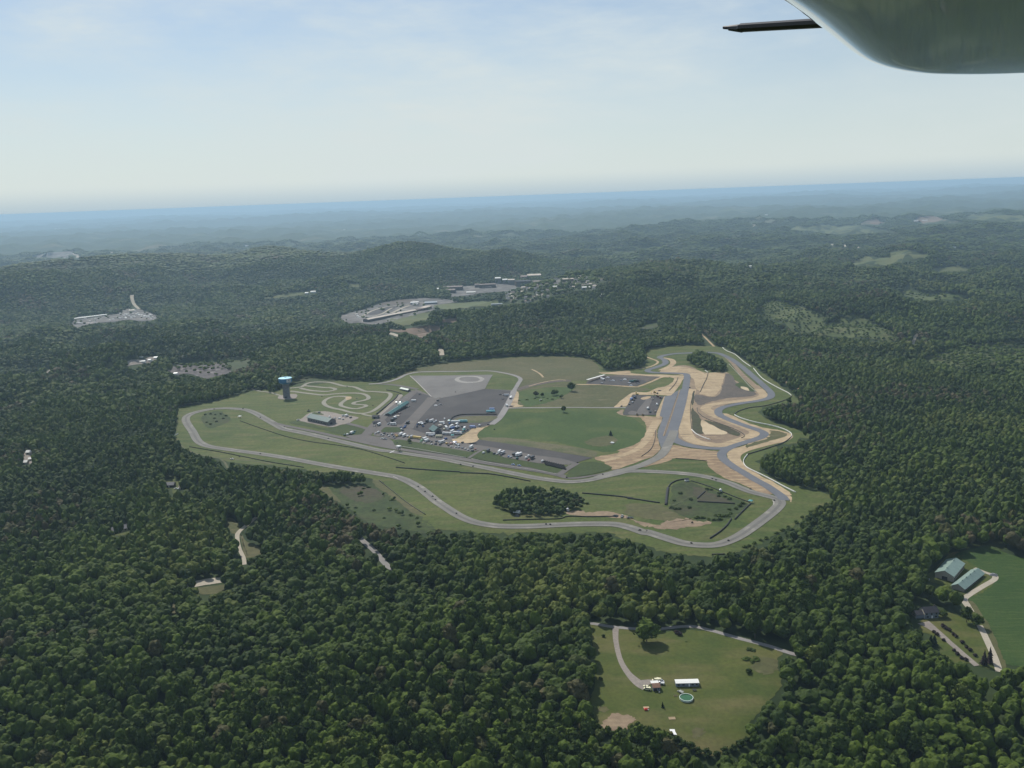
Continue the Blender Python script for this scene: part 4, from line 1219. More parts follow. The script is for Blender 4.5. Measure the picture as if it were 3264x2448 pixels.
conifer('Q 1065,1425', 12, 3.6, 'purple', 'nearer of two dark purple trees beside the pale drive')
conifer('Q 1135,1400', 13, 3.4, 'purple', 'taller of two dark purple trees beside the pale drive')
conifer('Q 410,1190', 9, 3.6, 'dark', 'left dark conifer on the house lawn')
conifer('Q 455,1180', 9, 3.4, 'dark', 'right dark conifer on the house lawn')
conifer('P 500,870', 4.6, 1.5, 'dark', 'small upright conifer on the lawn below the house')

BUSH = []
for k, (mat, tn) in enumerate((('leaf', .1), ('leaf', .45), ('purpleleaf', .3), ('leaf', .75))):
    V, Tt, ti = full_crown(700 + k, 7, 150)
    V[:, 2] = np.maximum((V[:, 2] - .25) / .75, 0)
    BUSH.append(finish_crown(V, Tt, ti + tn, .5, 'bush', mat))
def bush(s, R, h, k, label, group=None):
    for p in px(s):
        P = drop(ground([p]))[0]
        o = link('bush', BUSH[k], None, tuple(P), rng.uniform(0, 6.28))
        q = rng.uniform(.85, 1.15)
        o.scale = (R * q, R * q, h * q)
        tag(o, label, 'bush', group)
bush('I 340,362', 1.9, 2.6, 0, 'small dark bush left of the driveway top')
bush('I 312,738', 2.4, 3.2, 0, 'round dark bush on the left lawn edge')
bush('I 1618,675', 3.0, 3.6, 0, 'round dark bush on the right side of the lawn')
bush('I 1600,560 1650,575 1690,560', 3.4, 1.8, 1, 'low spreading bush below the lane on the right lawn', 'low bushes on the right lawn')
bush('I 1625,470 1665,485', 3.0, 1.4, 0, 'dark low bush just under the lane', 'dark bushes under the lane')
bush('I 985,330 1010,345', 2.6, 3.4, 2, 'brownish bush at the top edge of the lawn', 'brownish bushes at the lawn top')
bush('I 1070,405', 1.4, .7, 1, 'tiny low shrub near the top of the lawn')
bush('Q 560,960 600,990 640,1010 690,1060 720,1085 800,1160 850,1215 895,1255 960,1320', 2.3, 2.8, 2, 'dark purple bush in the row right of the grey driveway', 'right row of purple bushes')
bush('Q 450,1030 490,1060 570,1130 700,1255 740,1300 790,1350 840,1370', 2.3, 2.6, 2, 'dark purple bush in the row left of the grey driveway', 'left row of purple bushes')
bush('Q 545,815', 1.6, 1.8, 3, 'yellowish bush at the house corner')
bush('O 530,300 450,440 480,455 520,455 620,440 640,360 470,370 930,295 920,325 980,330 1030,355 840,260 800,255', 3.2, 2.4, 0, 'dark bush in the overgrown hollow of the lower bend', 'bushes in the overgrown hollow')
bush('O 890,520 930,525 960,530 1010,525 1040,500 1030,460 1090,450 1130,425 700,545 820,560 870,565 930,560 1160,400 760,545', 3.4, 2.6, 1, 'green bush along the lower rim of the hollow', 'bushes on the rim of the hollow')
bush('B 380,670 420,665 460,670 500,665 540,680 390,730 420,745 470,725 520,700 450,700', 3.0, 2.2, 0, 'dark bush in the weedy hollow of the hairpin', 'bushes in the hairpin hollow')
bush('C 1000,1420 1060,1440 1650,1370 1600,1390', 3.0, 2.6, 0, 'dark bush fringing the infield grove', 'bushes fringing the grove')
bush('C 1120,560 1180,555 1240,545 1290,560 1340,545 1380,550', 3.2, 2.0, 1, 'low bush in the weedy patch by the brown track', 'low bushes by the brown track')
bush('B 900,470 925,480 955,475', 3.6, 4.5, 0, 'bush at the foot of the wood left of the water tower', 'bushes left of the water tower')
bush('B 1620,1250 1660,1240 1840,1340 1990,1460 2040,1480 1900,1440 1560,1400 1700,1420 1780,1480', 3.0, 2.2, 1, 'scattered bush in the rough meadow', 'bushes in the rough meadow')
bush('O 1180,840 1220,830 1280,800 1340,770 1400,750 1500,700 1560,670 1620,640 1700,590 1760,540 1850,490 1920,450', 3.4, 2.8, 1, 'bush on the edge of grass above the near wood', 'bushes along the lower grass edge')
bush('I 250,1130 285,1190 330,1230 380,1215 430,1240 480,1210 530,1225 590,1190 640,1175 700,1215 760,1215 820,1225 230,1060 215,1000', 3.6, 5.5, 1, 'leafy sapling on the lower left edge of the clearing', 'saplings along the lower left lawn edge')
bush('I 990,1290 1050,1330 1110,1350 1180,1390 1260,1410 1340,1420 1420,1400 1490,1370 1550,1330 1610,1290', 3.6, 5.0, 0, 'dark sapling on the bottom edge of the clearing', 'saplings along the bottom lawn edge')
# ------------------------------------------------------------------ buildings
def corners(s, depth=None, lift=.5):
    """Ground corners from the picture: two (front edge, with a depth in metres) or three (front edge, then the far end of the right side)."""
    G = ground(px(s) if isinstance(s, str) else s, lift)
    a, b = G[0], G[1]
    ux = (b - a) * np.array([1, 1, 0])
    L = np.linalg.norm(ux)
    ux /= L
    uy = np.array([-ux[1], ux[0], 0])
    if uy[1] < 0:
        uy = -uy
    D = depth if depth else abs(float((G[2] - b) @ uy))
    z = float(np.median(height(np.array([a[0], b[0]]), np.array([a[1], b[1]])))) + lift
    mid = (a + b) / 2 + uy * D / 2
    return (mid[0], mid[1], z - .3), math.atan2(ux[1], ux[0]), L, D

def gable(name, s, depth, wh, rh, label, cat='building', wallm='cream', roofm='greyroof', ridge='x', group=None, eave=.6, doors=(), windows=(), back=None, parts=True, chim=False, vents=0, gablem=None, lean=None, geom=None):
    """A pitched roof building: walls with gables, roof slopes, openings on the front ('f') or on the end walls ('l', 'r')."""
    loc, rz, L, D = geom or corners(s, depth)
    wb = MB()
    x, y = L / 2, D / 2
    wb.hexa([(-x, -y, 0), (x, -y, 0), (x, y, 0), (-x, y, 0)], [(-x, -y, wh), (x, -y, wh), (x, y, wh), (-x, y, wh)], wallm)
    if ridge == 'x':
        for sx in (-1, 1):
            wb.poly([(sx * x, -y * sx, wh), (sx * x, y * sx, wh), (sx * x, 0, wh + rh)], wallm)
    else:
        for sy in (-1, 1):
            wb.poly([(x * sy, sy * y, wh), (-x * sy, sy * y, wh), (0, sy * y, wh + rh)], wallm)
    def slopes(b, sides, th=.25):
        for sd_ in sides:
            if ridge == 'x':
                e = (y + eave) * sd_
                zz = wh - rh * eave / y
                q = [(-x - eave, e, zz), (x + eave, e, zz), (x + eave, 0, wh + rh), (-x - eave, 0, wh + rh)]
            else:
                e = (x + eave) * sd_
                zz = wh - rh * eave / x
                q = [(e, -y - eave, zz), (e, y + eave, zz), (0, y + eave, wh + rh), (0, -y - eave, wh + rh)]
            up = [(p[0], p[1], p[2] + th) for p in q]
            dn = [(p[0], p[1], p[2] + .02) for p in q]
            n = (Vector(up[1]) - Vector(up[0])).cross(Vector(up[2]) - Vector(up[0]))
            if n.z < 0:
                up, dn = up[::-1], dn[::-1]
            b.hexa(dn, up, roofm if not (back and sd_ > 0) else back)
    if not parts:
        slopes(wb, (-1, 1))
        o = wb.build(name, None, loc, rz)
        return tag(o, label, cat, group)
    e = empty(name, loc, rz)
    tag(e, label, cat, group)
    wb.build('wall', e)
    rb = MB()
    slopes(rb, (-1,) if back else (-1, 1))
    ro = rb.build('roof', e)
    if back:
        b2 = MB()
        slopes(b2, (1,))
        b2.build('roof_sheet', e)
    if chim:
        cb = MB()
        cb.box((x * .8, .4, wh + rh - 1), (.8, .8, 2.2), 'darkwall')
        cb.build('chimney', ro)
    for k in range(vents):
        vb = MB()
        t_ = -.6 + 1.2 * k / max(1, vents - 1)
        c = (x * t_, 0) if ridge == 'x' else (0, y * t_)
        vb.cyl((c[0], c[1], wh + rh - .2), .55, 1.1, roofm, 10)
        vb.cyl((c[0], c[1], wh + rh + .9), .75, .35, roofm, 10, r2=.2)
        vb.build('roof_vent', ro)
    if gablem:
        for sx in (-1, 1):
            gb = MB()
            g_ = sx * (x + .03)
            gb.poly([(g_, -y * sx, .05), (g_, y * sx, .05), (g_, y * sx, wh), (g_, 0, wh + rh), (g_, -y * sx, wh)], gablem)
            gb.build('gable_wall', e)
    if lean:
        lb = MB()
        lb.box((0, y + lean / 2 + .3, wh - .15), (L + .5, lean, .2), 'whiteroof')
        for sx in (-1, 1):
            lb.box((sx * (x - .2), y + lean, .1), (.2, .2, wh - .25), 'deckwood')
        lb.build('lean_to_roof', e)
    for nm, lst in (('door', doors), ('window', windows)):
        for (side, u, w_, z0, h, mt) in lst:
            ob = MB()
            if side == 'f':
                ob.box((u * x, -y - .04, z0), (w_, .12, h), mt)
            elif side == 'l':
                ob.box((-x - .04, u * y, z0), (.12, w_, h), mt)
            else:
                ob.box((x + .04, u * y, z0), (.12, w_, h), mt)
            ob.build(nm, e)
    return e

W8 = [('f', -.85 + .243 * k, 2.4, 1.6, 1.7, 'glass') for k in range(8)]
gable('long_hall', 'L 425,852 768,925 882,880', None, 6.5, 4.2, 'long hall with green metal roof and dark stone walls above the main straight', wallm='hallwall', roofm='greenroof',
      doors=[('r', -.2, 4, .1, 4, 'slate'), ('f', .72, 2.2, .1, 2.6, 'slate')], windows=W8[:7], eave=1.2)
gable('kart_pavilion', 'L 1735,765 1815,770 1968,592', None, 3.4, 1.8, 'long narrow pavilion with teal roof beside the kart lane', wallm='hallwall', roofm='tealroof', ridge='y', eave=1.0,
      doors=[('f', .2, 2.2, .1, 2.5, 'slate')], windows=[('r', -.8 + .2 * k, 3, 1, 1.4, 'glass') for k in range(9)])
gable('kart_shelter', 'L 1940,600 2010,600', 9, 3.2, 1.6, 'small green gabled shelter at the far end of the teal roofed pavilion', wallm='hallwall', roofm='tealroof', eave=.8)
gable('paddock_pavilion', 'J 1190,712 1262,765 1400,755', None, 4.2, 4.6, 'big pavilion with steep green roof in the middle of the paddock', wallm='hallwall', roofm='greenroof', eave=1.6, doors=[('r', 0, 4, .1, 3, 'slate')], windows=[('f', -.4, 4, 1, 1.6, 'glass'), ('f', .4, 4, 1, 1.6, 'glass')])
gable('shelter', 'L 1972,325 2105,362', 7, 3, 1.5, 'long pale green roofed shelter above the kart loop', wallm='hallwall', roofm='barnroof', eave=.7, windows=[('f', -.6 + .3 * k, 2, .9, 1.3, 'glass') for k in range(5)])
gable('equipment_shed', 'L 1508,808 1590,815', 9, 3.4, 1.5, 'dark grey shed at the foot of the kart lane', wallm='hallwall', roofm='slate', doors=[('f', 0, 3, .1, 2.6, 'black')])
gable('storage_shed', 'L 1520,905 1640,900', 8, 3, 1.4, 'low dark shed beside the paddock lane', wallm='hallwall', roofm='slate', doors=[('f', .3, 3, .1, 2.4, 'black')])
gable('marshal_hut', 'O 585,172 618,170', 4, 2.6, 1.0, 'marshal hut on the top of the infield barrier', wallm='white', roofm='slate', doors=[('f', 0, 1, .1, 2, 'slate')])
gable('barn', 'Q 462,345 690,405 945,262', None, 5.2, 3.6, 'larger beige barn with pale green roof at the crop field', wallm='barnwall', roofm='barnroof', ridge='y', eave=.5, doors=[('f', .05, 4.5, .1, 3.2, 'slate')], vents=2,
      windows=[('r', -.85 + .19 * k, 1.6, 1.5, 1.3, 'glass') for k in range(10)])
gable('barn', 'Q 668,478 822,527 1148,350', None, 3.0, 3.0, 'lower long barn with pale green roof and open stalls along the gravel track', wallm='barnwall', roofm='barnroof', ridge='y', eave=.9, vents=4,
      windows=[('r', -.92 + .142 * k, 2.2, .4, 2.0, 'slate') for k in range(14)])
gable('farm_house', 'Q 335,852 505,845', 9, 5.2, 3.0, 'two storey house with charcoal roof and white gable above a grey driveway', 'house', wallm='bluewall', gablem='cream', roofm='slate', eave=.5, chim=True,  # long walls take the darker colour as painted shade, gables stay pale
      doors=[('f', .1, 1.2, .1, 2.2, 'white')], windows=[('f', -.7, 1.4, 3.2, 1.4, 'glass'), ('f', 0, 1.4, 3.2, 1.4, 'glass'), ('f', .7, 1.4, 3.2, 1.4, 'glass'), ('f', -.55, 1.8, .8, 1.4, 'glass'), ('f', .65, 1.8, .8, 1.4, 'glass')])
gable('garage', 'Q 232,850 338,846', 7.5, 3.0, 2.2, 'low wing with charcoal roof, white gable and blue grey doors beside the farm house', 'garage', wallm='bluewall', gablem='cream', roofm='slate', eave=.3,
      doors=[('f', -.45, 3, .1, 2.4, 'bluewall'), ('f', .45, 3, .1, 2.4, 'bluewall')], windows=[('l', 0, 1, 1.2, 1.2, 'glass'), ('l', -.5, 1, 1.2, 1.2, 'glass')])
gable('mobile_home', 'P 792,402 1302,394', 5.2, 2.7, .22, 'long white roofed mobile home on the clearing lawn', 'mobile home', wallm='bluewall', roofm='whiteroof', eave=.2,
      doors=[('f', .15, 1, .2, 2.1, 'white')], windows=[('f', -.75, 1.6, 1.1, 1.1, 'glass'), ('f', -.35, 1.6, 1.1, 1.1, 'glass'), ('f', .45, 1.6, 1.1, 1.1, 'glass'), ('f', .8, 1.4, 1.1, 1.1, 'glass')])
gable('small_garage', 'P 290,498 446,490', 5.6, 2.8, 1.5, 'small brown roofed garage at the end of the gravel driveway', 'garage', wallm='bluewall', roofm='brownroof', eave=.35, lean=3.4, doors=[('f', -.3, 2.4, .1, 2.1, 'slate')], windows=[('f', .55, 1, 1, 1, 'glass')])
gable('forest_house', 'W 1252,408 1402,402', 9, 3.2, 2.4, 'grey roofed house in a garden clearing in the left wood', 'house', wallm='darkwall', roofm='greyroof', doors=[('f', -.1, 1.1, .1, 2.1, 'white')], windows=[('f', -.6, 1.5, 1, 1.2, 'glass'), ('f', .5, 1.5, 1, 1.2, 'glass')])
gable('forest_garage', 'W 1505,445 1592,432', 7, 2.8, 1.8, 'brown roofed garage next to the grey roofed house', 'garage', wallm='cream', roofm='rustroof', doors=[('f', 0, 2.6, .1, 2.2, 'slate')])
gable('forest_house', 'W 318,1232 632,1150', 10, 3.2, 2.8, 'long dark grey roofed house with a white chimney front, deep in the left wood', 'house', wallm='cream', roofm='greyroof', doors=[('f', 0, 1.2, .1, 2.2, 'white')], windows=[('f', -.6, 2, 1, 1.2, 'glass'), ('f', .5, 2, 1, 1.2, 'glass')], chim=True)
gable('edge_house', 'M 140,168 178,166', 9, 3.4, 2.2, 'pale roofed house in the yard at the left edge', 'house', wallm='cream', roofm='whiteroof', windows=[('f', -.4, 2, 1, 1.3, 'glass')])
gable('edge_garage', 'M 108,222 145,220', 8, 3, 2, 'white roofed outbuilding at the foot of the yard at the left edge', 'garage', wallm='cream', roofm='whiteroof', doors=[('f', 0, 3, .1, 2.4, 'slate')])
gable('edge_shed', 'M 155,202 176,200', 6, 2.8, 1.4, 'small white shed in the middle of the yard at the left edge', 'shed', wallm='cream', roofm='whiteroof', doors=[('f', 0, 1, .1, 2, 'slate')])
gable('edge_cabin', 'M 12,158 36,168', 8, 3, 2, 'white cabin at the very left edge of the wood', 'house', wallm='cream', roofm='whiteroof', windows=[('f', 0, 2, 1, 1.2, 'glass')])

# far buildings: too small to show parts, one mesh each
def far(s, depth, h, rh, label, wallm, roofm, name='factory_hall', ridge='x', group=None, cat='building', level=True):
    p_ = px(s)
    geom = None
    if level:                                     # fronts stand square to the valley
        c_ = ground([(p_[0] + p_[1]) / 2], .5)[0]
        L_ = abs(p_[1, 0] - p_[0, 0]) * np.linalg.norm(c_ - CAM) / FPX
        c_[1] += depth / 2
        geom = ((c_[0], c_[1], c_[2] - .6), rng.uniform(-.12, .12), L_, depth)
    return gable(name, p_, depth, h, rh, label, cat, wallm, roofm, ridge, group, eave=.5, parts=False, geom=geom)
far('R 500,935 1320,760', 26, 9, 2, 'very long tan roofed warehouse in the valley', 'darkwall', 'tanroof', 'warehouse', level=False)
far('R 1330,752 1430,738', 26, 8, 2, 'short grey roofed section at the end of the long warehouse', 'darkwall', 'rustroof', 'warehouse', level=False)
far('R 1440,735 1560,705', 30, 10, 2, 'tan roofed hall beyond the long warehouse', 'darkwall', 'tanroof', 'warehouse', level=False)
far('R 1205,640 1335,632', 30, 9, 2, 'bright white roofed shed in the industrial yard', 'bluewall', 'whiteroof', 'warehouse')
far('R 1240,655 1335,648', 14, 6, 1, 'low white shed in front of the bright white one', 'bluewall', 'whiteroof', 'warehouse')
far('R 1430,640 1640,625', 50, 7, 2, 'broad blue grey roofed hall in the industrial yard', 'bluewall', 'blueroof')
far('R 1568,412 1680,408', 40, 10, 3, 'light roofed hall left of the dark factory pair', 'darkwall', 'whiteroof')
far('R 1780,440 1955,450', 40, 14, 4, 'nearer dark walled factory hall with brown roof', 'darkwall', 'rustroof')
far('R 1760,395 2075,395', 40, 15, 4, 'farther dark walled factory hall with long brown roof', 'darkwall', 'rustroof')
for k, (s, lab) in enumerate((('R 280,812 312,812', 'topmost of three white trailers in the valley yard'), ('R 297,838 332,838', 'middle one of three white trailers in the valley yard'), ('R 318,862 356,862', 'lowest of three white trailers in the valley yard'))):
    far(s, 9, 4, .5, lab, 'white', 'whiteroof', 'yard_trailer', cat='trailer')
far('S 210,303 440,300', 35, 17, 3, 'long dark walled mill with brown roof', 'darkwall', 'rustroof')
far('S 145,296 205,296', 30, 15, 3, 'grey block at the left end of the long mill', 'hallwall', 'rustroof')
far('S 255,305 380,306', 12, 7, 2, 'low grey annex in front of the long mill', 'hallwall', 'rustroof')
far('S 435,225 515,240', 24, 24, 4, 'left one of three tall pale roofed mill towers', 'hallwall', 'whiteroof', 'factory_tower')
far('S 540,240 610,245', 24, 20, 4, 'middle one of three tall pale roofed mill towers', 'hallwall', 'whiteroof', 'factory_tower')
far('S 620,252 712,262', 28, 24, 4, 'right one of three tall pale roofed mill towers', 'hallwall', 'tanroof', 'factory_tower')
far('S 722,285 930,280', 60, 26, 3, 'massive black factory block right of the mill towers', 'darkwall', 'slate')
far('S 800,190 890,195', 60, 18, 5, 'brown roofed hall behind the black factory block', 'darkwall', 'rustroof')
far('S 890,180 1080,165', 70, 18, 5, 'wide brown roofed hall at the back of the factory', 'darkwall', 'tanroof')
far('S 960,240 1170,245', 50, 12, 3, 'dark shed row at the right foot of the factory', 'darkwall', 'rustroof')
far('S 1385,212 1535,205', 30, 9, 2, 'long grey store in the far town', 'darkwall', 'tanroof', 'town_building')
far('S 1660,322 1775,316', 22, 7, 2, 'long pale roofed building among the town trees', 'bluewall', 'whiteroof', 'town_building')
far('S 30,385 160,372', 22, 6, 2, 'pale roofed shed on the near side of the factory yard', 'cream', 'whiteroof', 'town_building')
far('S 380,555 610,540', 16, 6, 1.5, 'long pale roofed row on the edge of the town field', 'bluewall', 'blueroof', 'town_building')
far('S 1250,300 1360,302', 14, 6, 2, 'low pale building by the town green', 'cream', 'whiteroof', 'town_building')
rs = np.random.default_rng(4)
HOUSES = '640,410 690,440 740,470 840,492 870,450 1040,425 1100,350 1180,382 1000,330 930,330 1040,300 1100,270 1500,292 1540,310 1180,350 850,330 620,470 700,505 800,440 1290,190 1360,150 1440,165 1620,160 1660,180 1720,175 1800,185 1880,185 1940,190 1570,205 1230,180 1150,265 1690,260 1830,320'.split()
tp_ = TOWN
while len(HOUSES) < 95:
    q_ = np.array([[rs.uniform(1480 + 560 / 4.424, 1480 + 2000 / 4.424), rs.uniform(850 + 140 / 4.424, 850 + 520 / 4.424)]])
    if inside(q_, tp_)[0]:
        HOUSES.append('%f,%f' % ((q_[0, 0] - 1480) * 4.424, (q_[0, 1] - 850) * 4.424))
for k, p in enumerate(HOUSES):
    x, y = (float(v) for v in p.split(','))
    wd = rs.uniform(32, 60)
    far('S %f,%f %f,%f' % (x - wd / 2, y, x + wd / 2, y), rs.uniform(10, 16), rs.uniform(5, 7), 3, 'small house among the trees of the far town', 'cream', ('greyroof', 'tanroof', 'rustroof', 'slate')[k % 4], 'town_house', group='houses of the far town', cat='house')
far('T 235,552 872,470', 14, 6, 1, 'long narrow white shed along the back of the truck yard', 'cream', 'whiteroof', 'warehouse', level=False)
far('T 1295,392 1390,388', 24, 6, 2, 'cream shed at the top of the truck yard', 'cream', 'tanroof', 'warehouse')
far('T 250,575 372,672', 6, 5, .5, 'pale slanting row at the left end of the truck yard', 'white', 'whiteroof', 'trailer_row', cat='trailer')
for k in range(46):
    x, y = (rs.uniform(1090, 1400), rs.uniform(435, 535)) if k < 16 else (rs.uniform(1400, 1790), 0) if k < 40 else (rs.uniform(420, 1000), rs.uniform(520, 600))
    if y == 0:
        y = 395 + (x - 1400) * .25 + rs.uniform(-20, 70)
    far('T %f,%f %f,%f' % (x, y, x + rs.uniform(22, 34), y + rs.uniform(-4, 8)), 6, 4, .4, 'white truck parked in the far truck yard', 'white', 'whiteroof', 'parked_truck', group='trucks in the far truck yard', cat='truck')
for s, d, h, lab in (('V 1305,198 1328,198', 8, 4, 'glinting white roof at the roadside yard'), ('V 1232,166 1250,166', 9, 4, 'small white house above the roadside yard'), ('V 1355,178 1385,176', 10, 4, 'pale shed right of the glinting roof'), ('V 1228,214 1275,208', 7, 4, 'low white shed below the roadside yard'),
                    ('V 128,140 158,138', 10, 5, 'white house high on the left valley side'), ('V 185,326 206,326', 8, 4, 'white house by the short valley road'), ('V 605,296 632,294', 8, 4, 'pale house beside a dark tree in the valley'), ('V 1450,138 1472,136', 10, 4, 'pale house at the right end of the valley road'),
                    ('V 2,328 14,328', 8, 4, 'white house at the left picture edge'), ('V 1530,318 1560,320', 9, 4, 'white trailer on the rubble clearing')):
    far(s, d, h, 1.5, lab, 'white', 'whiteroof', 'valley_house', cat='house')
for s, d, h, lab in (('E 350,62 378,62', 60, 16, 'roof coloured white for a bright glint far off on the left plain'), ('E 622,31 632,31', 60, 10, 'tiny pale building on the left plain'), ('E 1135,38 1160,37', 60, 10, 'pale building on the plain behind the ridge'), ('E 707,216 720,215', 30, 8, 'small white building behind the ridge'),  # white of the first roof stands in for a glint
                    ('E 1268,232 1282,231', 30, 8, 'white house near the crest of the ridge'), ('E 1955,478 1975,476', 14, 6, 'left of two white houses under the ridge'), ('E 1990,470 2025,468', 14, 6, 'right of two white houses under the ridge'), ('E 1570,172 1590,171', 60, 10, 'pale buildings on the far plain'), ('E 2200,66 2212,66', 60, 10, 'white shed on the hazy plain'),
                    ('F 1835,290 1850,290', 14, 6, 'bright white house on the wooded knoll'), ('G 545,482 570,481', 26, 7, 'white roofed shed in the wood on the right'), ('G 518,487 532,486', 20, 6, 'smaller shed beside the white roofed shed'), ('G 1548,201 1572,200', 40, 8, 'left white shed on the far brown field'), ('G 1604,199 1628,198', 40, 8, 'right white shed on the far brown field'),
                    ('G 650,164 660,164', 60, 10, 'white dot of a building on the far hill'), ('G 1785,365 1800,364', 30, 8, 'pale house on the wooded far right hill')):
    far(s, d, h, 2, lab, 'white', 'whiteroof', 'distant_building')

# ------------------------------------------------------------------ water tower
P = ground(px('U 820,1325'))[0]
P[2] = height(P[0:1], P[1:2])[0] + .2
e = empty('water_tower', tuple(P), math.radians(0))
tag(e, 'tall water tower with fluted concrete stem and blue tank beside the kart loop', 'water tower')
b = MB()
n = 48
prof = [(0, 6.9), (1, 6.6), (4, 6.3), (24, 6.2), (26.5, 7.0)]
for j in range(n):
    pass
i0 = 0
for z, r_ in prof:
    for j in range(n):
        a = 6.2832 * j / n
        rr_ = r_ * (1 if j % 2 else .965)
        b.v.append((rr_ * math.cos(a), rr_ * math.sin(a), z))
for k in range(len(prof) - 1):
    for j in range(n):
        b.f.append((k * n + j, k * n + (j + 1) % n, (k + 1) * n + (j + 1) % n, (k + 1) * n + j))
        b.m.append(b.mi('pedestal'))
b.build('stem', e)
b = MB()
prof = [(26.3, 6.9), (28.2, 10.4), (30.2, 12.0), (37.0, 12.3), (37.5, 12.15)]
for z, r_ in prof:
    for j in range(n):
        a = 6.2832 * j / n
        b.v.append((r_ * math.cos(a), r_ * math.sin(a), z))
for k in range(len(prof) - 1):
    for j in range(n):
        b.f.append((k * n + j, k * n + (j + 1) % n, (k + 1) * n + (j + 1) % n, (k + 1) * n + j))
        b.m.append(b.mi('tankblue'))
tk = b.build('tank', e)
b = MB()
b.cyl((0, 0, 37.45), 12.2, .75, 'tanktop', 48, r2=3.0)
tp = b.build('tank_roof', e)
b = MB()
b.cyl((0, 0, 38.1), 1.3, .9, 'tanktop', 14)
b.box((1.5, 1.2, 37.9), (1.2, 1.2, .9), 'tankblue')
b.build('roof_vent', tp)
def on_tank(a, z, r_=12.36):
    return (r_ * math.sin(a), -r_ * math.cos(a), z)
b = MB()
A0, A1 = math.radians(24), math.radians(66)
for k in range(8):
    a, c = A0 + (A1 - A0) * k / 8, A0 + (A1 - A0) * (k + 1) / 8
    b.poly([on_tank(a, 30.2, 12.12), on_tank(c, 30.2, 12.12), on_tank(c, 36.9, 12.40), on_tank(a, 36.9, 12.40)], 'emblem')
em = b.build('emblem_panel', tk)
b = MB()
for (u0, u1, z0, z1) in ((.30, .42, 33.6, 35.9), (.42, .62, 33.4, 34.1), (.52, .64, 34.1, 35.6), (.64, .80, 35.0, 35.7), (.16, .24, 31.4, 32.2), (.34, .5, 31.3, 31.9), (.6, .82, 31.5, 32.1)):
    a, c = A0 + (A1 - A0) * u0, A0 + (A1 - A0) * u1
    b.poly([on_tank(a, z0, 12.34 + .03 * (z0 - 30)), on_tank(c, z0, 12.34 + .03 * (z0 - 30)), on_tank(c, z1, 12.34 + .03 * (z1 - 30)), on_tank(a, z1, 12.34 + .03 * (z1 - 30))], 'emblemmark')
b.build('emblem_marks', em)
b = MB()
b.box((0, -6.75, 0), (3.4, .3, 3.6), 'slate')
b.build('door', e)

# ------------------------------------------------------------------ start stand, pool, deck and lawn pieces
def at(s, lift=.5):
    p = ground(px(s), lift)[0]
    p[2] = height(p[0:1], p[1:2])[0] + lift
    return tuple(p)
PV = ground(px('C 200,930 1300,1110'))
ROWANG = math.atan2(PV[1][1] - PV[0][1], PV[1][0] - PV[0][0])
e = empty('starter_stand', at('J 655,1066', .6), ROWANG)
tag(e, 'white roofed starter stand on dark legs beside the start line', 'stand')
b = MB()
for sx in (-1, 1):
    for sy in (-1, 1):
        b.box((sx * 1.9, sy * 1.6, 0), (.35, .35, 4.6), 'rail')
b.build('leg_frame', e)
b = MB()
b.box((0, 0, 4.6), (5.2, 4.4, .3), 'slate')
b.box((0, -2.05, 4.9), (5.2, .12, 1.0), 'white')
b.box((0, 2.05, 4.9), (5.2, .12, 1.0), 'white')
b.build('platform', e)
b = MB()
for sx in (-1, 1):
    for sy in (-1, 1):
        b.box((sx * 2.3, sy * 1.9, 4.9), (.15, .15, 2.4), 'white')
b.box((0, 0, 7.3), (6.6, 5.4, .6), 'white', .85)
b.build('roof', e)

pc = at('P 1020,675', .25)
e = empty('swimming_pool', pc)
tag(e, 'round above ground pool with pale rim and green water on the lawn', 'pool')
b = MB()
R1 = 4.75
for j in range(40):
    a, c = 6.2832 * j / 40, 6.2832 * (j + 1) / 40
    p = lambda r_, t_, z: (r_ * math.cos(t_), r_ * math.sin(t_), z)
    b.poly([p(R1, a, 0), p(R1, c, 0), p(R1, c, 1.3), p(R1, a, 1.3)], 'poolrim')
    b.poly([p(R1 - .08, c, 0), p(R1 - .08, a, 0), p(R1 - .08, a, 1.3), p(R1 - .08, c, 1.3)], 'bluewall')
b.build('pool_wall', e)
b = MB()
for j in range(40):
    a, c = 6.2832 * j / 40, 6.2832 * (j + 1) / 40
    b.hexa([p(R1 - .25, a, 1.3), p(R1 + .12, a, 1.3), p(R1 + .12, c, 1.3), p(R1 - .25, c, 1.3)], [p(R1 - .25, a, 1.42), p(R1 + .12, a, 1.42), p(R1 + .12, c, 1.42), p(R1 - .25, c, 1.42)], 'poolrim')
b.build('rim', e)
b = MB()
b.cyl((0, 0, .2), R1 - .1, .8, 'poolwater', 40)
b.build('water', e)
e = empty('pool_deck', at('P 905,545', .25), math.radians(-52))
tag(e, 'small grey wooden deck with steps leading up to the pool', 'deck')
b = MB()
b.box((0, 0, 1.15), (3.6, 2.4, .15), 'deckwood')
for sx in (-1, 1):
    for sy in (-1, 1):
        b.box((sx * 1.6, sy * 1.05, 0), (.14, .14, 2.1), 'deckwood')
b.build('platform', e)
b = MB()
for k in range(5):
    b.box((-2.0 - .34 * k, 0, .95 - .22 * k), (.34, 1.6, .1), 'deckwood')
for sy in (-1, 1):
    b.hexa([(-1.8, sy * .85 - .05, .9), (-1.8, sy * .85 + .05, .9), (-3.6, sy * .85 + .05, 0), (-3.6, sy * .85 - .05, 0)][::-1], [(-1.8, sy * .85 - .05, 1.1), (-1.8, sy * .85 + .05, 1.1), (-3.6, sy * .85 + .05, .2), (-3.6, sy * .85 - .05, .2)][::-1], 'deckwood')
b.build('stairs', e)
b = MB()
for sy in (-1, 1):
    b.box((0, sy * 1.1, 1.9), (3.4, .08, .1), 'deckwood')
    b.box((0, sy * 1.1, 1.55), (3.4, .06, .08), 'deckwood')
b.build('railing', e)

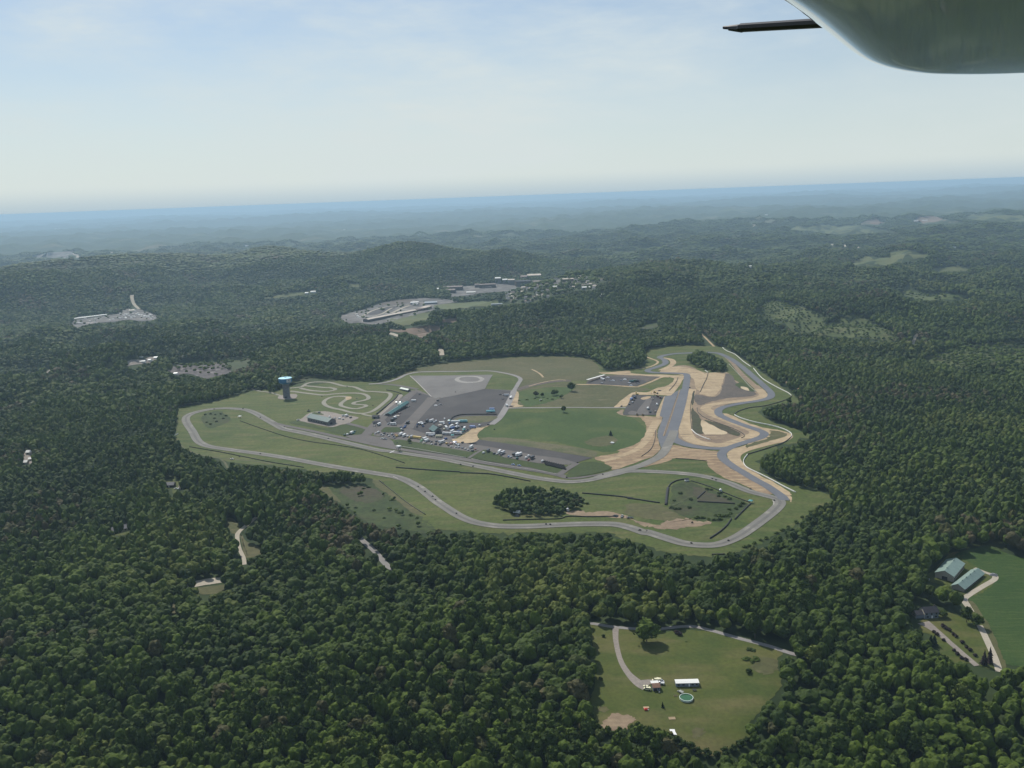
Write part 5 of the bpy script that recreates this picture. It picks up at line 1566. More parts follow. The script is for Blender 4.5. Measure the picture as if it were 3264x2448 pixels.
e = empty('lean_to', at('P 715,1440', .25), math.radians(-5))
tag(e, 'white L shaped low shelter half hidden by trees at the foot of the lawn', 'shelter')
b = MB()
b.box((0, 1.0, 1.8), (3.4, 2.2, .14), 'white')
b.hexa([(.6, -4.2, 1.8), (2.6, -4.2, 1.8), (1.7, -.12, 1.8), (-.2, -.12, 1.8)], [(.6, -4.2, 1.94), (2.6, -4.2, 1.94), (1.7, -.12, 1.94), (-.2, -.12, 1.94)], 'white')
b.build('roof_sheet', e)
b = MB()
for (x, y) in ((-1.5, 1.9), (1.5, 1.9), (-1.5, .1), (1.4, .1), (.9, -4), (2.3, -4)):
    b.box((x, y, 0), (.12, .12, 1.8), 'deckwood')
b.build('post', e)

def lawnbit(name, s, boxes, label, cat, rz=0.0):
    e = MB()
    for c, d, k, tp in boxes:
        e.box(c, d, k, tp)
    tag(e.build(name, None, at(s, .22), rz), label, cat)
lawnbit('play_house', 'P 130,920', [((0, 0, 0), (2.2, 1.5, .9), 'red', 1), ((0, 0, .9), (2.5, 1.8, .7), 'red', .15), ((1.5, 0, 0), (1.2, .7, .5), 'beige' if 0 else 'white', .6)], 'small red plastic play house on the lower lawn', 'toy house')
lawnbit('sand_box', 'P 135,868', [((0, 0, 0), (4.2, 2.2, .25), 'brownroof', 1), ((0, 0, .25), (3.8, 1.9, .02), 'tan', 1)], 'brown framed sand box behind the red play house', 'sand box')
lawnbit('wooden_pallet', 'P 705,1105', [((0, k * .62 - 1.2, .12), (4.6, .5, .1), 'tan', 1) for k in range(5)] + [((-1.8, 0, 0), (.2, 3, .12), 'tan', 1), ((1.8, 0, 0), (.2, 3, .12), 'tan', 1)], 'flat tan wooden platform lying on the lawn', 'platform')
lawnbit('picnic_table', 'P 1200,490', [((0, 0, .7), (2.8, 1.1, .1), 'slate', 1), ((0, 1.0, .4), (2.8, .35, .08), 'slate', 1), ((0, -1.0, .4), (2.8, .35, .08), 'slate', 1), ((1, 0, 0), (.15, 1.8, .7), 'slate', .6), ((-1, 0, 0), (.15, 1.8, .7), 'slate', .6)], 'dark picnic table in front of the mobile home', 'table')
lawnbit('garden_bench', 'P 785,622', [((0, 0, .4), (2.6, .5, .08), 'tan', 1), ((0, .25, .45), (2.6, .08, .5), 'tan', 1), ((-1, 0, 0), (.1, .5, .4), 'tan', 1), ((1, 0, 0), (.1, .5, .4), 'tan', 1)], 'pale garden bench left of the pool', 'bench')

# ------------------------------------------------------------------ walls, rails and tyre barriers
WW = (
    ('D 1115,162 1150,190 1225,222 1290,278 1368,332', .8, 1.5, 'wallwhite', 'upper white concrete wall along the outside of the new loop'),
    ('D 1388,345 1450,420 1520,470 1620,525 1690,560 1722,585', .8, 1.5, 'wallwhite', 'long white concrete wall along the far right bend'),
    ('D 1725,590 1700,610 1620,640 1480,676 1350,692 1250,725 1220,752', .8, 1.3, 'rail', 'dark curved wall between the two right bends'),
    ('D 1220,756 1280,785 1400,820 1550,850 1650,880 1710,912 1725,935 1715,950', .8, 1.5, 'wallwhite', 'white wall sweeping round the outer bend'),
    ('D 1715,955 1650,1000 1500,1052 1335,1102', .8, 1.3, 'rail', 'dark wall returning from the outer bend'),
    ('D 1335,1105 1305,1145 1300,1178 1330,1220 1430,1270 1550,1330 1650,1385 1760,1440', .8, 1.5, 'wallwhite', 'white wall running down to the lower right bend'),
    ('D 842,885 880,922 940,952 1005,976', .8, 1.5, 'wallwhite', 'short white wall at the foot of the infield'),
    ('D 868,545 845,610 832,680 832,780 842,885', .7, 1.2, 'rail', 'grey wall along the infield side of the straight'),
    ('D 960,362 987,380', .7, 1.3, 'wallwhite', 'tiny white wall at the top of the graded earth'),
    ('D 987,382 975,430 945,490 918,550', .8, 1.3, 'rail', 'dark fence crossing the graded earth'),
    ('D 890,690 905,740 980,790 1100,835 1230,885 1300,925 1305,945 1280,958', .6, 1.1, 'rail', 'dark rail round the inner sand bank'),
    ('D 1170,305 1260,400 1350,500 1412,552', .6, 1.1, 'concrete', 'pale rail along the inside of the far bend'),
    ('D 525,890 515,980 480,1060 400,1120', .6, 1.0, 'rail', 'dark rail along the rutted earth'),
    ('N 1720,240 1690,320 1630,400 1565,470', .8, 1.1, 'rail', 'curved dark berm rail by the upper straight'),
    ('N 1480,1270 1560,1000 1640,760 1720,520', .5, .9, 'rail', 'thin rail on the median between the lanes'),
    ('C 143,912 300,936 500,972 700,1008', .9, 1.1, 'concrete', 'pale pit wall before the narrow link'),
    ('C 745,1016 900,1050 1100,1085 1300,1116 1412,1138', .9, 1.1, 'concrete', 'pale pit wall after the narrow link'),
    ('D 700,1137 860,1148 978,1160', .5, .8, 'rail', 'dark fence on the edge of the orange brown earth'),
    ('O 0,345 100,355 200,372 325,390', 1.3, 1.3, 'tyrewall', 'right half of the long dark barrier in the infield'),
    ('C 1612,1284 1750,1296 1900,1310 2010,1325', 1.3, 1.3, 'tyrewall', 'left half of the long dark barrier in the infield'),
    ('C 152,1082 400,1102 655,1118', 1.2, 1.2, 'tyrewall', 'left half of the dark barrier below the straight'),
    ('C 655,1124 780,1128 900,1135 1050,1160 1160,1182 1205,1190', 1.2, 1.2, 'tyrewall', 'right half of the dark barrier below the straight'),
    ('B 650,716 800,770 1000,836 1200,880 1400,906 1600,940 1800,1000 1942,1048', .6, .9, 'tyrewall', 'thin dark rail crossing the infield by the hairpin'),
    ('B 255,920 500,962 700,1002 900,1042 1150,1082', .7, 1.0, 'tyrewall', 'dark rail outside the lower track by the hairpin'),
    ('B 200,600 320,585 440,568', .8, 1.2, 'tyrewall', 'dark rail at the far left grass edge'),
    ('O 388,410 396,330 408,240', 3.2, 1.6, 'tyrewall', 'thick double tyre wall left of the overgrown hollow'),
    ('O 410,236 440,195 500,166 575,152', 1.2, 1.3, 'tyrewall', 'curved barrier at the top left of the hollow'),
    ('O 640,168 800,217 950,277 1100,337 1230,385', .8, 1.1, 'tyrewall', 'straight rail along the top of the hollow'),
    ('O 1240,398 1160,475 1082,556', 1.3, 1.3, 'tyrewall', 'barrier on the right side of the hollow'),
    ('O 1046,550 1000,618 930,682 832,748', 1.3, 1.3, 'tyrewall', 'curved barrier running down from the hollow'),
    ('O 705,346 740,312 782,275', 1.4, 1.2, 'tyrewall', 'short slanting tyre row inside the hollow'),
    ('O 705,377 900,388 1082,398', 1.2, 1.2, 'tyrewall', 'level tyre row inside the hollow'),
    ('C 990,1496 1200,1490 1430,1484 1500,1466 1650,1468 1850,1466', .7, 1.0, 'tyrewall', 'dark rail below the infield grove'),
    ('C 580,714 600,690 660,672 750,668 940,668', 2.6, 1.8, 'tyrewall', 'thick black tyre wall bending round the grass plot'),
    ('L 1582,742 1750,602 1900,474 1942,412', 2.2, 1.6, 'tyrewall', 'thick dark barrier between kart loop and kart lane'),
    ('L 1745,335 1850,352 1950,380 2005,402', 1.0, 1.2, 'tyrewall', 'thin dark barrier at the top of the kart lane'),
    ('L 140,238 250,222 380,198', 1.2, 1.4, 'tyrewall', 'dark barrier behind the kart loop by the tower'),
    ('L 1995,470 2060,468 2105,470', .6, 1.0, 'concrete', 'pale kerb wall by the small green shelter'),
    ('B 1740,1182 1850,1270 1980,1372 2105,1452', .5, 1.0, 'rail', 'fence between the mown strip and the circuit'),
    ('L 1820,770 1900,698 1985,610', 1.4, 1.0, 'concrete', 'pale kerb in front of the teal roofed pavilion'),
    ('O 850,908 980,905', 1.0, .8, 'tyrewall', 'short dark rail at the lower grass edge'),
)
for s, w_, h, mt, lab in WW:
    wall('barrier_wall' if mt in ('wallwhite', 'concrete') else 'tyre_wall' if mt == 'tyrewall' else 'guard_rail', s, w_, h, mt, lab, 'barrier')
# ------------------------------------------------------------------ vehicles (only a few pixels each: one mesh per vehicle)
def wheels(b, L, W_, r=.34, n=2):
    for sx in (-1, 1):
        for k in range(n):
            y = -L * .31 + L * .62 * k / max(1, n - 1)
            b.cyl((sx * (W_ / 2 - .1), y, r), r, .22, 'black', 12, 'x')

def vmesh(kind, c):
    b = MB()
    k = 'paint_' + c
    paint(c)
    if kind == 'car':
        b.hexa([(-.9, -2.25, .3), (.9, -2.25, .3), (.9, 2.25, .3), (-.9, 2.25, .3)], [(-.86, -2.2, .95), (.86, -2.2, .95), (.82, 2.15, .85), (-.82, 2.15, .85)], k)
        b.hexa([(-.8, -1.75, .93), (.8, -1.75, .93), (.8, 1.0, .9), (-.8, 1.0, .9)], [(-.66, -1.25, 1.42), (.66, -1.25, 1.42), (.66, .3, 1.42), (-.66, .3, 1.42)], 'glass', k)
        wheels(b, 4.5, 1.8)
    elif kind in ('van', 'suv'):
        hh = 2.05 if kind == 'van' else 1.75
        b.hexa([(-.95, -2.4, .35), (.95, -2.4, .35), (.95, 2.4, .35), (-.95, 2.4, .35)], [(-.95, -2.4, 1.1), (.95, -2.4, 1.1), (.9, 2.4, .98), (-.9, 2.4, .98)], k)
        b.hexa([(-.93, -2.38, 1.1), (.93, -2.38, 1.1), (.9, 1.5, 1.06), (-.9, 1.5, 1.06)], [(-.82, -2.2, hh), (.82, -2.2, hh), (.8, .75, hh), (-.8, .75, hh)], 'glass' if kind == 'suv' else k, k)
        if kind == 'van':
            b.hexa([(-.84, 1.42, 1.12), (.84, 1.42, 1.12), (.84, 1.52, 1.08), (-.84, 1.52, 1.08)], [(-.76, .85, 1.95), (.76, .85, 1.95), (.76, .95, 1.95), (-.76, .95, 1.95)], 'glass')
        wheels(b, 4.8, 1.95, .38)
    elif kind == 'pickup':
        b.box((0, -.2, .45), (1.95, 5.4, .5), k)
        b.box((0, 1.9, .95), (1.85, 1.3, .22), k)
        b.hexa([(-.93, -.5, .95), (.93, -.5, .95), (.93, 1.4, .95), (-.93, 1.4, .95)], [(-.78, -.3, 1.75), (.78, -.3, 1.75), (.78, .85, 1.75), (-.78, .85, 1.75)], 'glass', k)
        for sx in (-1, 1):
            b.box((sx * .93, -1.7, .95), (.1, 2.3, .4), k)
        b.box((0, -2.85, .95), (1.8, .1, .4), k)
        wheels(b, 5.4, 1.95, .4)
    elif kind in ('trailer', 'longtrailer'):
        L = 7.5 if kind == 'trailer' else 13
        b.box((0, 0, .75), (2.5, L, 2.5), k)
        b.box((0, L / 2 + .8, .6), (.15, 1.8, .15), 'black')
        for sx in (-1, 1):
            for q in (-.5, .5):
                b.cyl((sx * 1.1, -L * .1 + q, .4), .4, .25, 'black', 12, 'x')
        b.box((0, -L / 2 - .03, .9), (2.2, .05, 2.2), 'rail')
    elif kind in ('motorhome', 'coach'):
        L = 8.5 if kind == 'motorhome' else 13
        b.box((0, 0, .5), (2.5, L, 2.8), k, .97)
        b.box((0, L / 2 - .1, 1.7), (2.3, .3, 1.1), 'glass')
        for sx in (-1, 1):
            b.box((sx * 1.235, .3, 1.9), (.06, L * .75, .7), 'glass')
        b.box((0, -L * .2, 3.3), (1.0, 1.2, .25), k)
        wheels(b, L, 2.5, .48)
    elif kind == 'truck':
        b.box((0, -1.0, .9), (2.4, 5.6, 2.4), k)
        b.box((0, 2.8, .6), (2.3, 1.9, 1.3), k)
        b.hexa([(-1.12, 1.9, 1.9), (1.12, 1.9, 1.9), (1.12, 3.6, 1.9), (-1.12, 3.6, 1.9)], [(-1.05, 1.95, 2.7), (1.05, 1.95, 2.7), (1.05, 3.1, 2.7), (-1.05, 3.1, 2.7)], 'glass', k)
        wheels(b, 6.6, 2.4, .45, 3)
    elif kind == 'canopy':
        for sx in (-1, 1):
            for sy in (-1, 1):
                b.box((sx * 1.9, sy * 1.9, 0), (.12, .12, 2.3), 'white')
        b.box((0, 0, 2.3), (4.2, 4.2, .3), k)
        b.box((0, 0, 2.6), (4.2, 4.2, 1.0), k, .05)
    elif kind == 'excavator':
        for sx in (-1, 1):
            b.box((sx * 1.15, 0, 0), (.6, 3.8, .9), 'black', .9)
        b.box((0, -.3, .95), (2.6, 3.2, 1.2), k)
        b.box((-.7, .9, 2.15), (1.1, 1.4, 1.2), 'glass', .85)
        b.hexa([(.2, 1.2, 1.6), (.7, 1.2, 1.6), (.7, 4.6, 4.0), (.2, 4.6, 4.0)], [(.2, 1.2, 2.2), (.7, 1.2, 2.2), (.7, 4.6, 4.4), (.2, 4.6, 4.4)], k)
        b.hexa([(.25, 4.3, 4.1), (.65, 4.3, 4.1), (.65, 6.0, .8), (.25, 6.0, .8)], [(.25, 4.7, 4.5), (.65, 4.7, 4.5), (.65, 6.4, 1.0), (.25, 6.4, 1.0)], k)
        b.box((.45, 6.0, .1), (1.2, 1.0, .9), k, .8)
    elif kind == 'roller':
        b.cyl((0, 1.5, .75), .75, 2.0, 'rail', 18, 'x')
        b.box((0, -.9, .6), (1.8, 2.6, 1.1), k)
        b.box((0, -.4, 1.7), (1.5, 1.4, 1.2), 'glass', .9, k)
        for sx in (-1, 1):
            b.cyl((sx * .95, -1.3, .7), .7, .45, 'black', 14, 'x')
    elif kind == 'tank':
        b.cyl((0, 0, .4), 1.5, 2.6, k, 18, r2=1.5)
        b.cyl((0, 0, 3.0), 1.5, .7, k, 18, r2=.3)
        b.box((0, 0, 0), (3, 3, .4), 'rail')
    elif kind == 'stack':
        for (x, y, h) in ((0, 0, 5), (1.3, .2, 4), (-.2, 1.3, 6), (1.2, 1.4, 3), (-1.3, .5, 4)):
            for q in range(h):
                b.cyl((x, y, q * .32), .62, .29, 'black', 12)
    elif kind == 'slab':
        b.box((0, 0, 0), (4.6, 3.4, .9), k)
        b.box((0, 0, .9), (4.4, 3.2, .25), k, .9)
    elif kind == 'pile':
        b.box((0, 0, 0), (5.5, 4, 1.6), k, .35)
        b.box((1.6, 1.0, 0), (3, 3, 1.1), k, .3)
        b.box((-1.9, -.6, 0), (2.6, 2.6, .9), k, .25)
    elif kind == 'bike':
        for y in (-.6, .6):
            b.cyl((0, y, .3), .3, .14, 'black', 12, 'x')
        b.box((0, 0, .4), (.35, 1.3, .45), k, .7)
        b.box((0, .45, .9), (.8, .1, .12), 'black')
    elif kind == 'flatbed':
        b.box((0, 0, .7), (2.3, 6.5, .2), k)
        b.box((0, 3.2, .9), (2.3, .15, .5), k)
        wheels(b, 4.5, 2.2, .4)
    return b.mesh(kind)

NAMES = dict(car='car', van='van', suv='off_roader', pickup='pickup_truck', trailer='box_trailer', longtrailer='long_trailer', motorhome='motorhome', coach='coach', truck='box_truck', canopy='canopy_tent',
             excavator='excavator', roller='road_roller', tank='storage_tank', stack='tyre_stack', slab='stacked_crate', pile='scrap_heap', bike='motorbike', flatbed='flatbed_trailer')
VM = {}
def ordinal(n):
    a = 'zeroth first second third fourth fifth sixth seventh eighth ninth tenth eleventh twelfth thirteenth fourteenth fifteenth sixteenth seventeenth eighteenth nineteenth'.split()
    if n < 20:
        return a[n]
    t_, o = divmod(n, 10)
    T_ = {2: ('twentieth', 'twenty'), 3: ('thirtieth', 'thirty'), 4: ('fortieth', 'forty'), 5: ('fiftieth', 'fifty'), 6: ('sixtieth', 'sixty'), 7: ('seventieth', 'seventy')}[t_]
    return T_[0] if o == 0 else T_[1] + ' ' + a[o]
PERP = ROWANG + math.radians(6)
def vehicles(frame, text, anchor, group, ang=None, spread=.12, lift=.82, numbered=True):
    rows = []
    for it in text.split(';'):
        it = it.split()
        if len(it) < 3:
            continue
        rows.append((px(frame + ' ' + it[0])[0], it[1], it[2], float(it[3]) if len(it) > 3 else None))
    rows.sort(key=lambda r_: r_[0][0])
    G = ground(np.array([r_[0] for r_ in rows]), lift + .3)
    for i, (r_, g) in enumerate(zip(rows, G)):
        p, kind, c, da = r_
        if (kind, c) not in VM:
            VM[kind, c] = vmesh(kind, c)
        a = (PERP if ang is None else ang) + rng.normal(0, spread)
        if da is not None:
            a = math.radians(da)
        z = height(g[0:1], g[1:2])[0] + lift
        o = link(NAMES[kind], VM[kind, c], None, (g[0], g[1], z), a)
        o.scale = (1.1, 1.12, 1.1)
        nm = NAMES[kind].replace('_', ' ')
        tag(o, '%s %s, %s %s' % (c.replace('_', ' '), nm, ordinal(i + 1), anchor), nm, group)

vehicles('J', '''255,762 car white;303,745 van white;350,780 car silver;383,793 car white;405,764 suv black;455,780 car grey;485,806 car white;540,778 van silver;565,818 car dark_blue;583,838 car silver;602,788 car orange;622,812 van yellow;690,788 trailer white;668,802 van silver;
745,808 motorhome white;810,815 van white;842,838 van yellow;878,832 truck silver;968,848 longtrailer yellow 60;1035,905 car green;1052,884 van green;1098,868 trailer white;1088,935 car cream;1128,900 trailer white;1090,915 car white;1180,892 car grey;1215,908 car black;1222,947 car white;
1290,947 suv black;1300,900 van grey;1350,908 van silver;1400,920 motorhome white;1368,957 suv black;1480,938 suv yellow;1510,967 car black;1555,942 van pink;1552,992 car white;1620,935 canopy light_blue;1648,955 van silver;1682,967 van white;1640,997 car white;1682,1002 car white;
1745,1012 car silver;1798,1028 car white;1845,1047 car white;1900,1008 motorhome white;1920,1062 suv grey;1970,1032 car pink;1750,922 suv black''', 'from the hall end of the front parking row', 'vehicles in the front parking row')
vehicles('K', '''535,600 van white;615,563 suv white;612,575 trailer black;715,612 suv black;760,617 car white;800,592 motorhome white;832,628 suv grey;858,606 trailer silver;955,658 car light_blue;990,667 car white;1055,636 trailer black;1098,638 motorhome white;1140,634 motorhome white;1100,692 suv dark_teal;
1250,684 van white;1292,652 van white;1292,716 car red;1352,690 trailer black;1525,740 van white''', 'in the row beside the long dark strip', 'vehicles beside the long dark strip')
vehicles('K', ';'.join('%d,%d stack black' % (1560 + 38 * (k % 9) + 14 * (k // 9), 752 + 9 * (k % 9) + 26 * (k // 9) - 4) for k in range(27)), 'of the black tyre stacks filling the strip end', 'tyre stacks at the end of the parking strip')
vehicles('K', '1030,796 car light_blue 60;1132,812 car light_blue 60', 'on the pit lane by the wall', 'cars on the pit lane')
vehicles('J', '''1000,588 van white;975,612 car blue;1022,602 trailer white;1060,622 trailer silver;1100,592 van grey;1075,642 car blue;1140,558 trailer black;1215,556 motorhome white;1262,577 van silver;1297,553 van white;970,647 car dark_blue;1440,517 van white;1395,592 trailer white;1432,602 van white;1455,632 car grey;
1520,562 canopy teal;1527,597 van blue;1630,574 longtrailer white 85;1757,566 coach turquoise 85;1650,622 trailer white;1680,652 van white;1562,652 motorhome white;1530,670 van white;1470,674 motorhome white;1435,697 van cream;1500,697 car silver;1580,687 trailer blue;1645,672 trailer silver;1740,647 car black;1360,647 trailer beige''',
         'in the crowded paddock behind the big pavilion', 'vehicles behind the big pavilion', spread=.3)
vehicles('J', '''1480,778 coach white 70;1572,742 motorhome white;1658,770 coach white 70;1680,732 van blue;1782,687 trailer white;1832,702 car black;1772,717 canopy teal;1755,737 car teal;1950,660 pickup light_blue 80;1920,664 trailer light_blue 80;2045,628 van white;2195,612 suv black;1198,788 coach white 80;1212,812 trailer silver 75;1282,787 car black;1150,764 flatbed black 85;
1340,828 motorhome cream 80;1390,822 car black;1465,858 van blue;1577,818 canopy teal''', 'in the paddock right of the big pavilion', 'vehicles right of the big pavilion', spread=.3)
vehicles('J', '''490,582 car silver;515,612 car white;560,612 motorhome white 80;587,572 pickup silver;545,542 trailer black;590,502 trailer white;572,522 car black;770,632 car blue;760,657 van blue;735,667 car blue;700,692 suv white;722,712 car black;810,587 trailer black;780,592 car grey;690,657 car blue;470,604 car silver;
910,212 trailer white 85;800,302 slab beige;642,464 slab beige;662,420 slab brown;1290,285 slab white;1370,270 pickup silver 80;1015,87 car black;1325,200 suv black''', 'in the western lanes of the paddock', 'vehicles in the western paddock', spread=.25)
vehicles('J', '415,860 pickup silver 70;370,852 car white 70', 'on the apron at the pit entry', 'cars on the pit entry apron')
vehicles('L', '''268,838 pickup white;620,713 van grey;792,788 van white;885,803 car white;955,815 van white 80;1020,825 car silver;1020,768 van silver;1078,773 truck white;1148,797 suv black''', 'round the long hall', 'vehicles round the long hall', lift=.6)
vehicles('L', '1095,1082 van white;1130,1070 car silver;1162,1063 trailer white;1200,1056 car teal;1045,1088 suv dark_green;1215,1028 car dark_teal', 'of the group where the hall slope meets the apron', 'vehicles on the hall slope', lift=.6)
vehicles('L', '1552,938 car black;1620,918 trailer white;1920,556 canopy white;1985,556 canopy teal;1912,515 car cream;1722,750 car white;1588,770 car white', 'near the kart lane', 'vehicles near the kart lane', lift=.7)
vehicles('N', '1000,535 excavator yellow 20;962,600 truck dark_blue;900,628 truck light_blue;950,640 pickup brown;920,682 van silver;862,712 suv grey;1270,622 pickup beige;1362,580 excavator dark_red 70;1412,605 roller dark_red;1350,725 tank white;1190,795 truck white;1232,850 suv black;1315,840 pickup beige;1000,900 roller dark_yellow;1103,908 roller dark_yellow;725,745 car black',
         'in the works lot beside the straight', 'works vehicles in the gravel lot', lift=.7)
vehicles('N', '1310,508 excavator yellow 110;1358,520 pickup black;1395,472 pile brown;1930,416 car black', 'on the tan earth above the works lot', 'works plant above the gravel lot', lift=.5)
vehicles('N', '392,280 longtrailer white 22;480,238 pile silver;572,292 pile silver;720,290 pile grey;782,272 pile white;952,308 truck dark_green 80;900,318 trailer dark_teal 80;1000,318 truck black 80;380,338 slab grey;520,300 pile grey;890,378 pile silver;1010,345 slab grey;860,335 slab silver', 'in the upper dark lot', 'scrap and plant in the upper lot', lift=.7)
vehicles('C', '895,648 longtrailer turquoise 88;905,630 trailer light_blue 85;1000,515 pickup silver 70;970,510 car black;1020,520 trailer silver 85;1052,540 longtrailer white -10;990,545 car grey;1020,600 truck white 20;1055,603 pile brown', 'at the eastern edge of the dark paddock', 'vehicles at the eastern paddock edge', lift=.75)
vehicles('C', '1100,1440 truck white 60;1100,1460 pile black;1500,1422 tank silver;1870,1462 pile black;1925,1465 pickup silver;1985,1475 flatbed black 80', 'below the infield grove', 'things below the infield grove', lift=.4)
vehicles('B', '650,690 canopy white;588,1016 car white 70;1190,640 slab black', 'on the grass near the hairpin', 'things near the hairpin', lift=.4)
vehicles('C', '1285,555 pickup white;1848,888 slab white', 'on the inner fields', 'things on the inner fields', lift=.5)
vehicles('O', '598,168 van white 80;938,275 tank silver;1240,385 canopy teal', 'on the rim of the overgrown hollow', 'things on the hollow rim', lift=.4)
vehicles('P', '140,412 car cream 60;160,462 suv cream 70;345,278 van cream 80;388,268 van cream 70;452,283 car silver 60;438,335 pickup white 75;425,535 bike silver 70', 'from the left round the small brown roofed garage', 'vehicles at the small garage', lift=.4)
vehicles('W', '1440,430 car white 80;1495,440 van white;1700,460 pickup silver 80;1780,452 car white;1812,458 van white', 'beside the brown roofed garage in the wood', 'cars at the forest house', lift=.3)
vehicles('Q', '545,800 canopy yellow' if 0 else '350,370 pile grey;320,390 pickup silver 70;810,620 pile grey;1185,318 pile grey', 'round the two barns', 'things round the barns', lift=.3)
# white banner board at the left end of the circuit
b = MB()
b.box((0, 0, .4), (.25, 14, 1.6), 'white')
for y in (-6, 0, 6):
    b.box((.3, y, 0), (.2, .2, 1.8), 'rail')
tag(b.build('banner_board', None, at('B 148,830', .25), math.radians(-12)), 'white banner board on the grass outside the hairpin', 'board')
# long white awning in the upper lot
b = MB()
b.box((0, 0, 3.4), (5, 34, .35), 'whiteroof', 1)
for y in (-16, -8, 0, 8, 16):
    for x in (-2.2, 2.2):
        b.box((x, y, 0), (.25, .25, 3.4), 'rail')
PA = ground(px('N 118,318 428,215'), .7)
aw = b.build('long_awning', None, tuple((PA[0] + PA[1]) / 2), math.atan2(PA[1][1] - PA[0][1], PA[1][0] - PA[0][0]) - math.pi / 2)
aw.scale = (1, np.linalg.norm(PA[1] - PA[0]) / 34, 1)
tag(aw, 'long white roofed awning at the edge of the upper dark lot', 'awning')
# little tyre bundles and marshal posts along the track
for fr, s in (('B', '450,625 675,620 810,690 1000,765 1345,855 650,998 810,975 1880,890'), ('C', '330,1232 380,1270 440,1310 465,1335 630,1442 1325,1527 1358,1530 2062,1575 660,1058 757,1072 1575,1045 1490,1162 1770,1137 620,492 925,783'), ('O', '125,665 640,797 1022,768 858,145 893,158 1242,250 1475,365 650,585'), ('L', '1245,475 1525,595 1090,280 660,440')):
    for p in s.split():
        g = at(fr + ' ' + p, .62)
        key = ('stack', 'black')
        o = link('tyre_bundle', VM[key], None, g, rng.uniform(0, 6))
        o.scale = (.7, .7, .6)
        tag(o, 'small dark tyre bundle standing at the edge of a track', 'tyre bundle', 'tyre bundles along the tracks')
# street lamps round the paddock are too thin to see; one flag pole by the stand
b = MB()
b.cyl((0, 0, 0), .12, 9, 'white', 8, r2=.06)
tag(b.build('flag_pole', None, at('J 1340,700', .8)), 'thin white pole at the corner of the big pavilion', 'pole')

# ------------------------------------------------------------------ the aircraft wing overhead
ZW, T2, RH = 350.0 + .58, .15, .34
def wing_pt(p):
    return unproj_plane([p], ZW)[0][:2]
edge = np.array([wing_pt(p) for p in ((2722, -6), (2800, 62), (2848, 113), (2884, 156), (2910, 187), (2930, 206), (2956, 219), (2990, 227), (3030, 232), (3110, 234), (3200, 233), (3290, 230))])
d0 = (edge[0] - edge[1]) / np.linalg.norm(edge[0] - edge[1])
d1 = (edge[-1] - edge[-2]) / np.linalg.norm(edge[-1] - edge[-2])
LP = smooth(edge, False, n=4)
n_back, n_right = edge[0] + d0 * 4.2, edge[-1] + d1 * 4.0
loop = np.concatenate([[n_back], [edge[0] + d0 * 1.5], LP, [edge[-1] + d1 * 1.0], [n_right], [(n_right[0] + .6, n_back[1] - .3)]])
if ((loop[:, 0] * np.roll(loop[:, 1], -1) - np.roll(loop[:, 0], -1) * loop[:, 1]).sum()) < 0:
    loop = loop[::-1]                                  # counter-clockwise from above
k = len(loop)
cen = loop.mean(0)
s1 = np.roll(loop, -1, 0) - loop
s1 /= np.linalg.norm(s1, axis=1)[:, None]
nn = np.stack([s1[:, 1], -s1[:, 0]], 1)                # outward normal of each side
mit = nn + np.roll(nn, 1, 0)
mit /= (mit * nn).sum(1)[:, None]                      # mitred outward direction at each corner
V, F = [], []
steps = 18
for j in range(steps + 1):
    a = math.pi * j / steps
    for i in range(k):
        p = loop[i] + mit[i] * RH * math.sin(a)
        V.append((p[0] - cen[0], p[1] - cen[1], T2 - T2 * math.cos(a)))
for j in range(steps):
    for i in range(k):
        F.append((j * k + i, j * k + (i + 1) % k, (j + 1) * k + (i + 1) % k, (j + 1) * k + i))
n0 = len(V)
V += [(0, 0, -.02), (0, 0, 2 * T2 + .05)]             # belly and back bulge a little
for i in range(k):
    F.append((n0, (i + 1) % k, i))
    F.append((n0 + 1, steps * k + i, steps * k + (i + 1) % k))
me = bpy.data.meshes.new('wing_panel')
me.from_pydata(V, [], F)
me.polygons.foreach_set('use_smooth', np.ones(len(me.polygons), bool))
me.update()
m, t, b_ = nt('wing_paint')
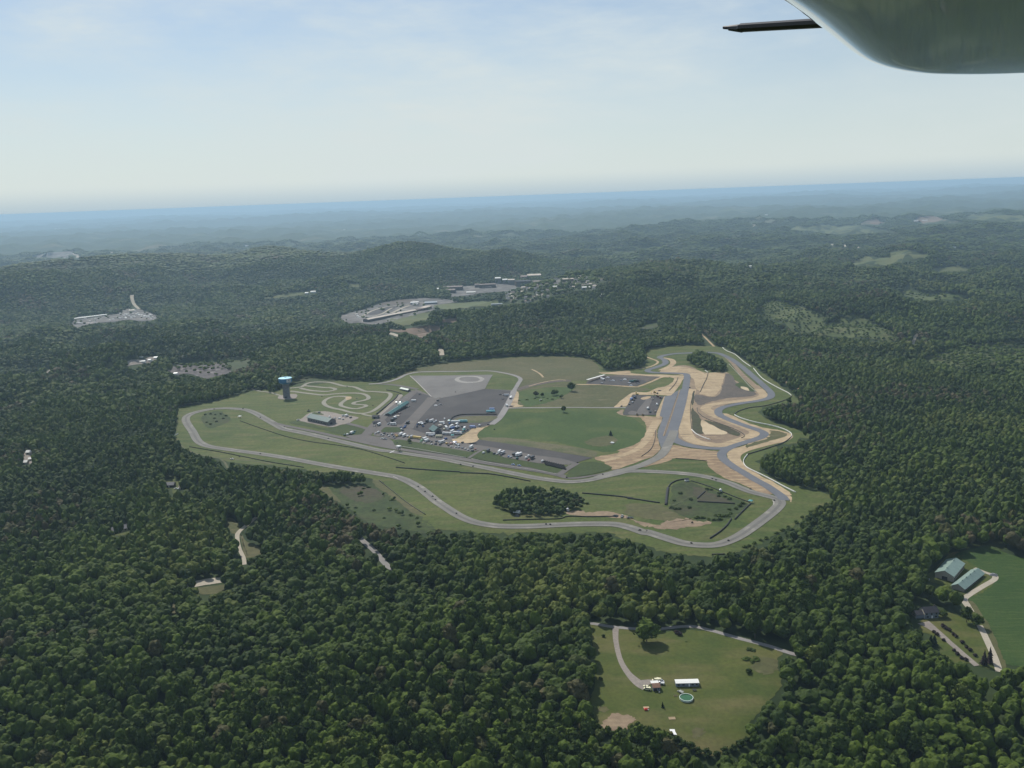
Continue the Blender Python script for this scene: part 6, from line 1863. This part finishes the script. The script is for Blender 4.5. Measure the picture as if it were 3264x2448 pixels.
t.links.new(mixc(t, noise(t, 1.6, 6, .3, .7, stretch=(.3, 1, 4)), (.40, .43, .45), (.62, .64, .65)), b_.inputs['Base Color'])
b_.inputs['Roughness'].default_value = .25
b_.inputs['Specular IOR Level'].default_value = .9
b_.inputs['Coat Weight'].default_value = 1
b_.inputs['Coat Roughness'].default_value = .05
b_.inputs['Coat IOR'].default_value = 1.8
M['wing'] = m
me.materials.append(m)
e = empty('aircraft_wing', (cen[0], cen[1], ZW))
tag(e, 'grey white aircraft wing tip overhead in the upper right corner', 'aircraft wing')
link('wing_panel', me, e)
# dark tapered mast beyond the edge
def along(p, dist):
    d = pixel_dir([p])[0]
    return Vector(CAM + d / np.linalg.norm(d) * dist)
M['mast'] = plain('dark_mast_metal', (.035, .033, .032), .45, .5, scale=6)
p0, p1 = along((2306, 92), 5.1), along((2740, 66), 4.75)
ax = (p1 - p0).normalized()
sd2 = ax.cross(Vector((0, 0, 1))).normalized()
up = sd2.cross(ax).normalized()
b = MB()
secs = ((0, .008, .010, .006), (.035, .010, .012, .004), (.036, .014, .02, .002), (.10, .0205, .04, -.003), (.11, .0215, .045, 0), ((p1 - p0).length, .023, .05, 0))
n = 8
for (d, hz_, wd, off) in secs:
    c = p0 + ax * d + up * off
    for j in range(n):
        a = 6.2832 * (j + .5) / n
        b.v.append(tuple(c + up * hz_ * math.sin(a) + sd2 * wd * math.cos(a) - Vector(e.location)))
for q in range(len(secs) - 1):
    for j in range(n):
        b.f.append((q * n + j, q * n + (j + 1) % n, (q + 1) * n + (j + 1) % n, (q + 1) * n + j))
        b.m.append(b.mi('mast'))
b.f.append(tuple(range(n))[::-1])
b.m.append(0)
b.f.append(tuple((len(secs) - 1) * n + j for j in range(n)))
b.m.append(0)
b.build('mast', e)
# ------------------------------------------------------------------ render settings
cy = sc.cycles
cy.max_bounces = 4
cy.diffuse_bounces = 2
cy.glossy_bounces = 2
cy.transmission_bounces = 2
cy.volume_bounces = 0
cy.transparent_max_bounces = 4
cy.use_denoising = True
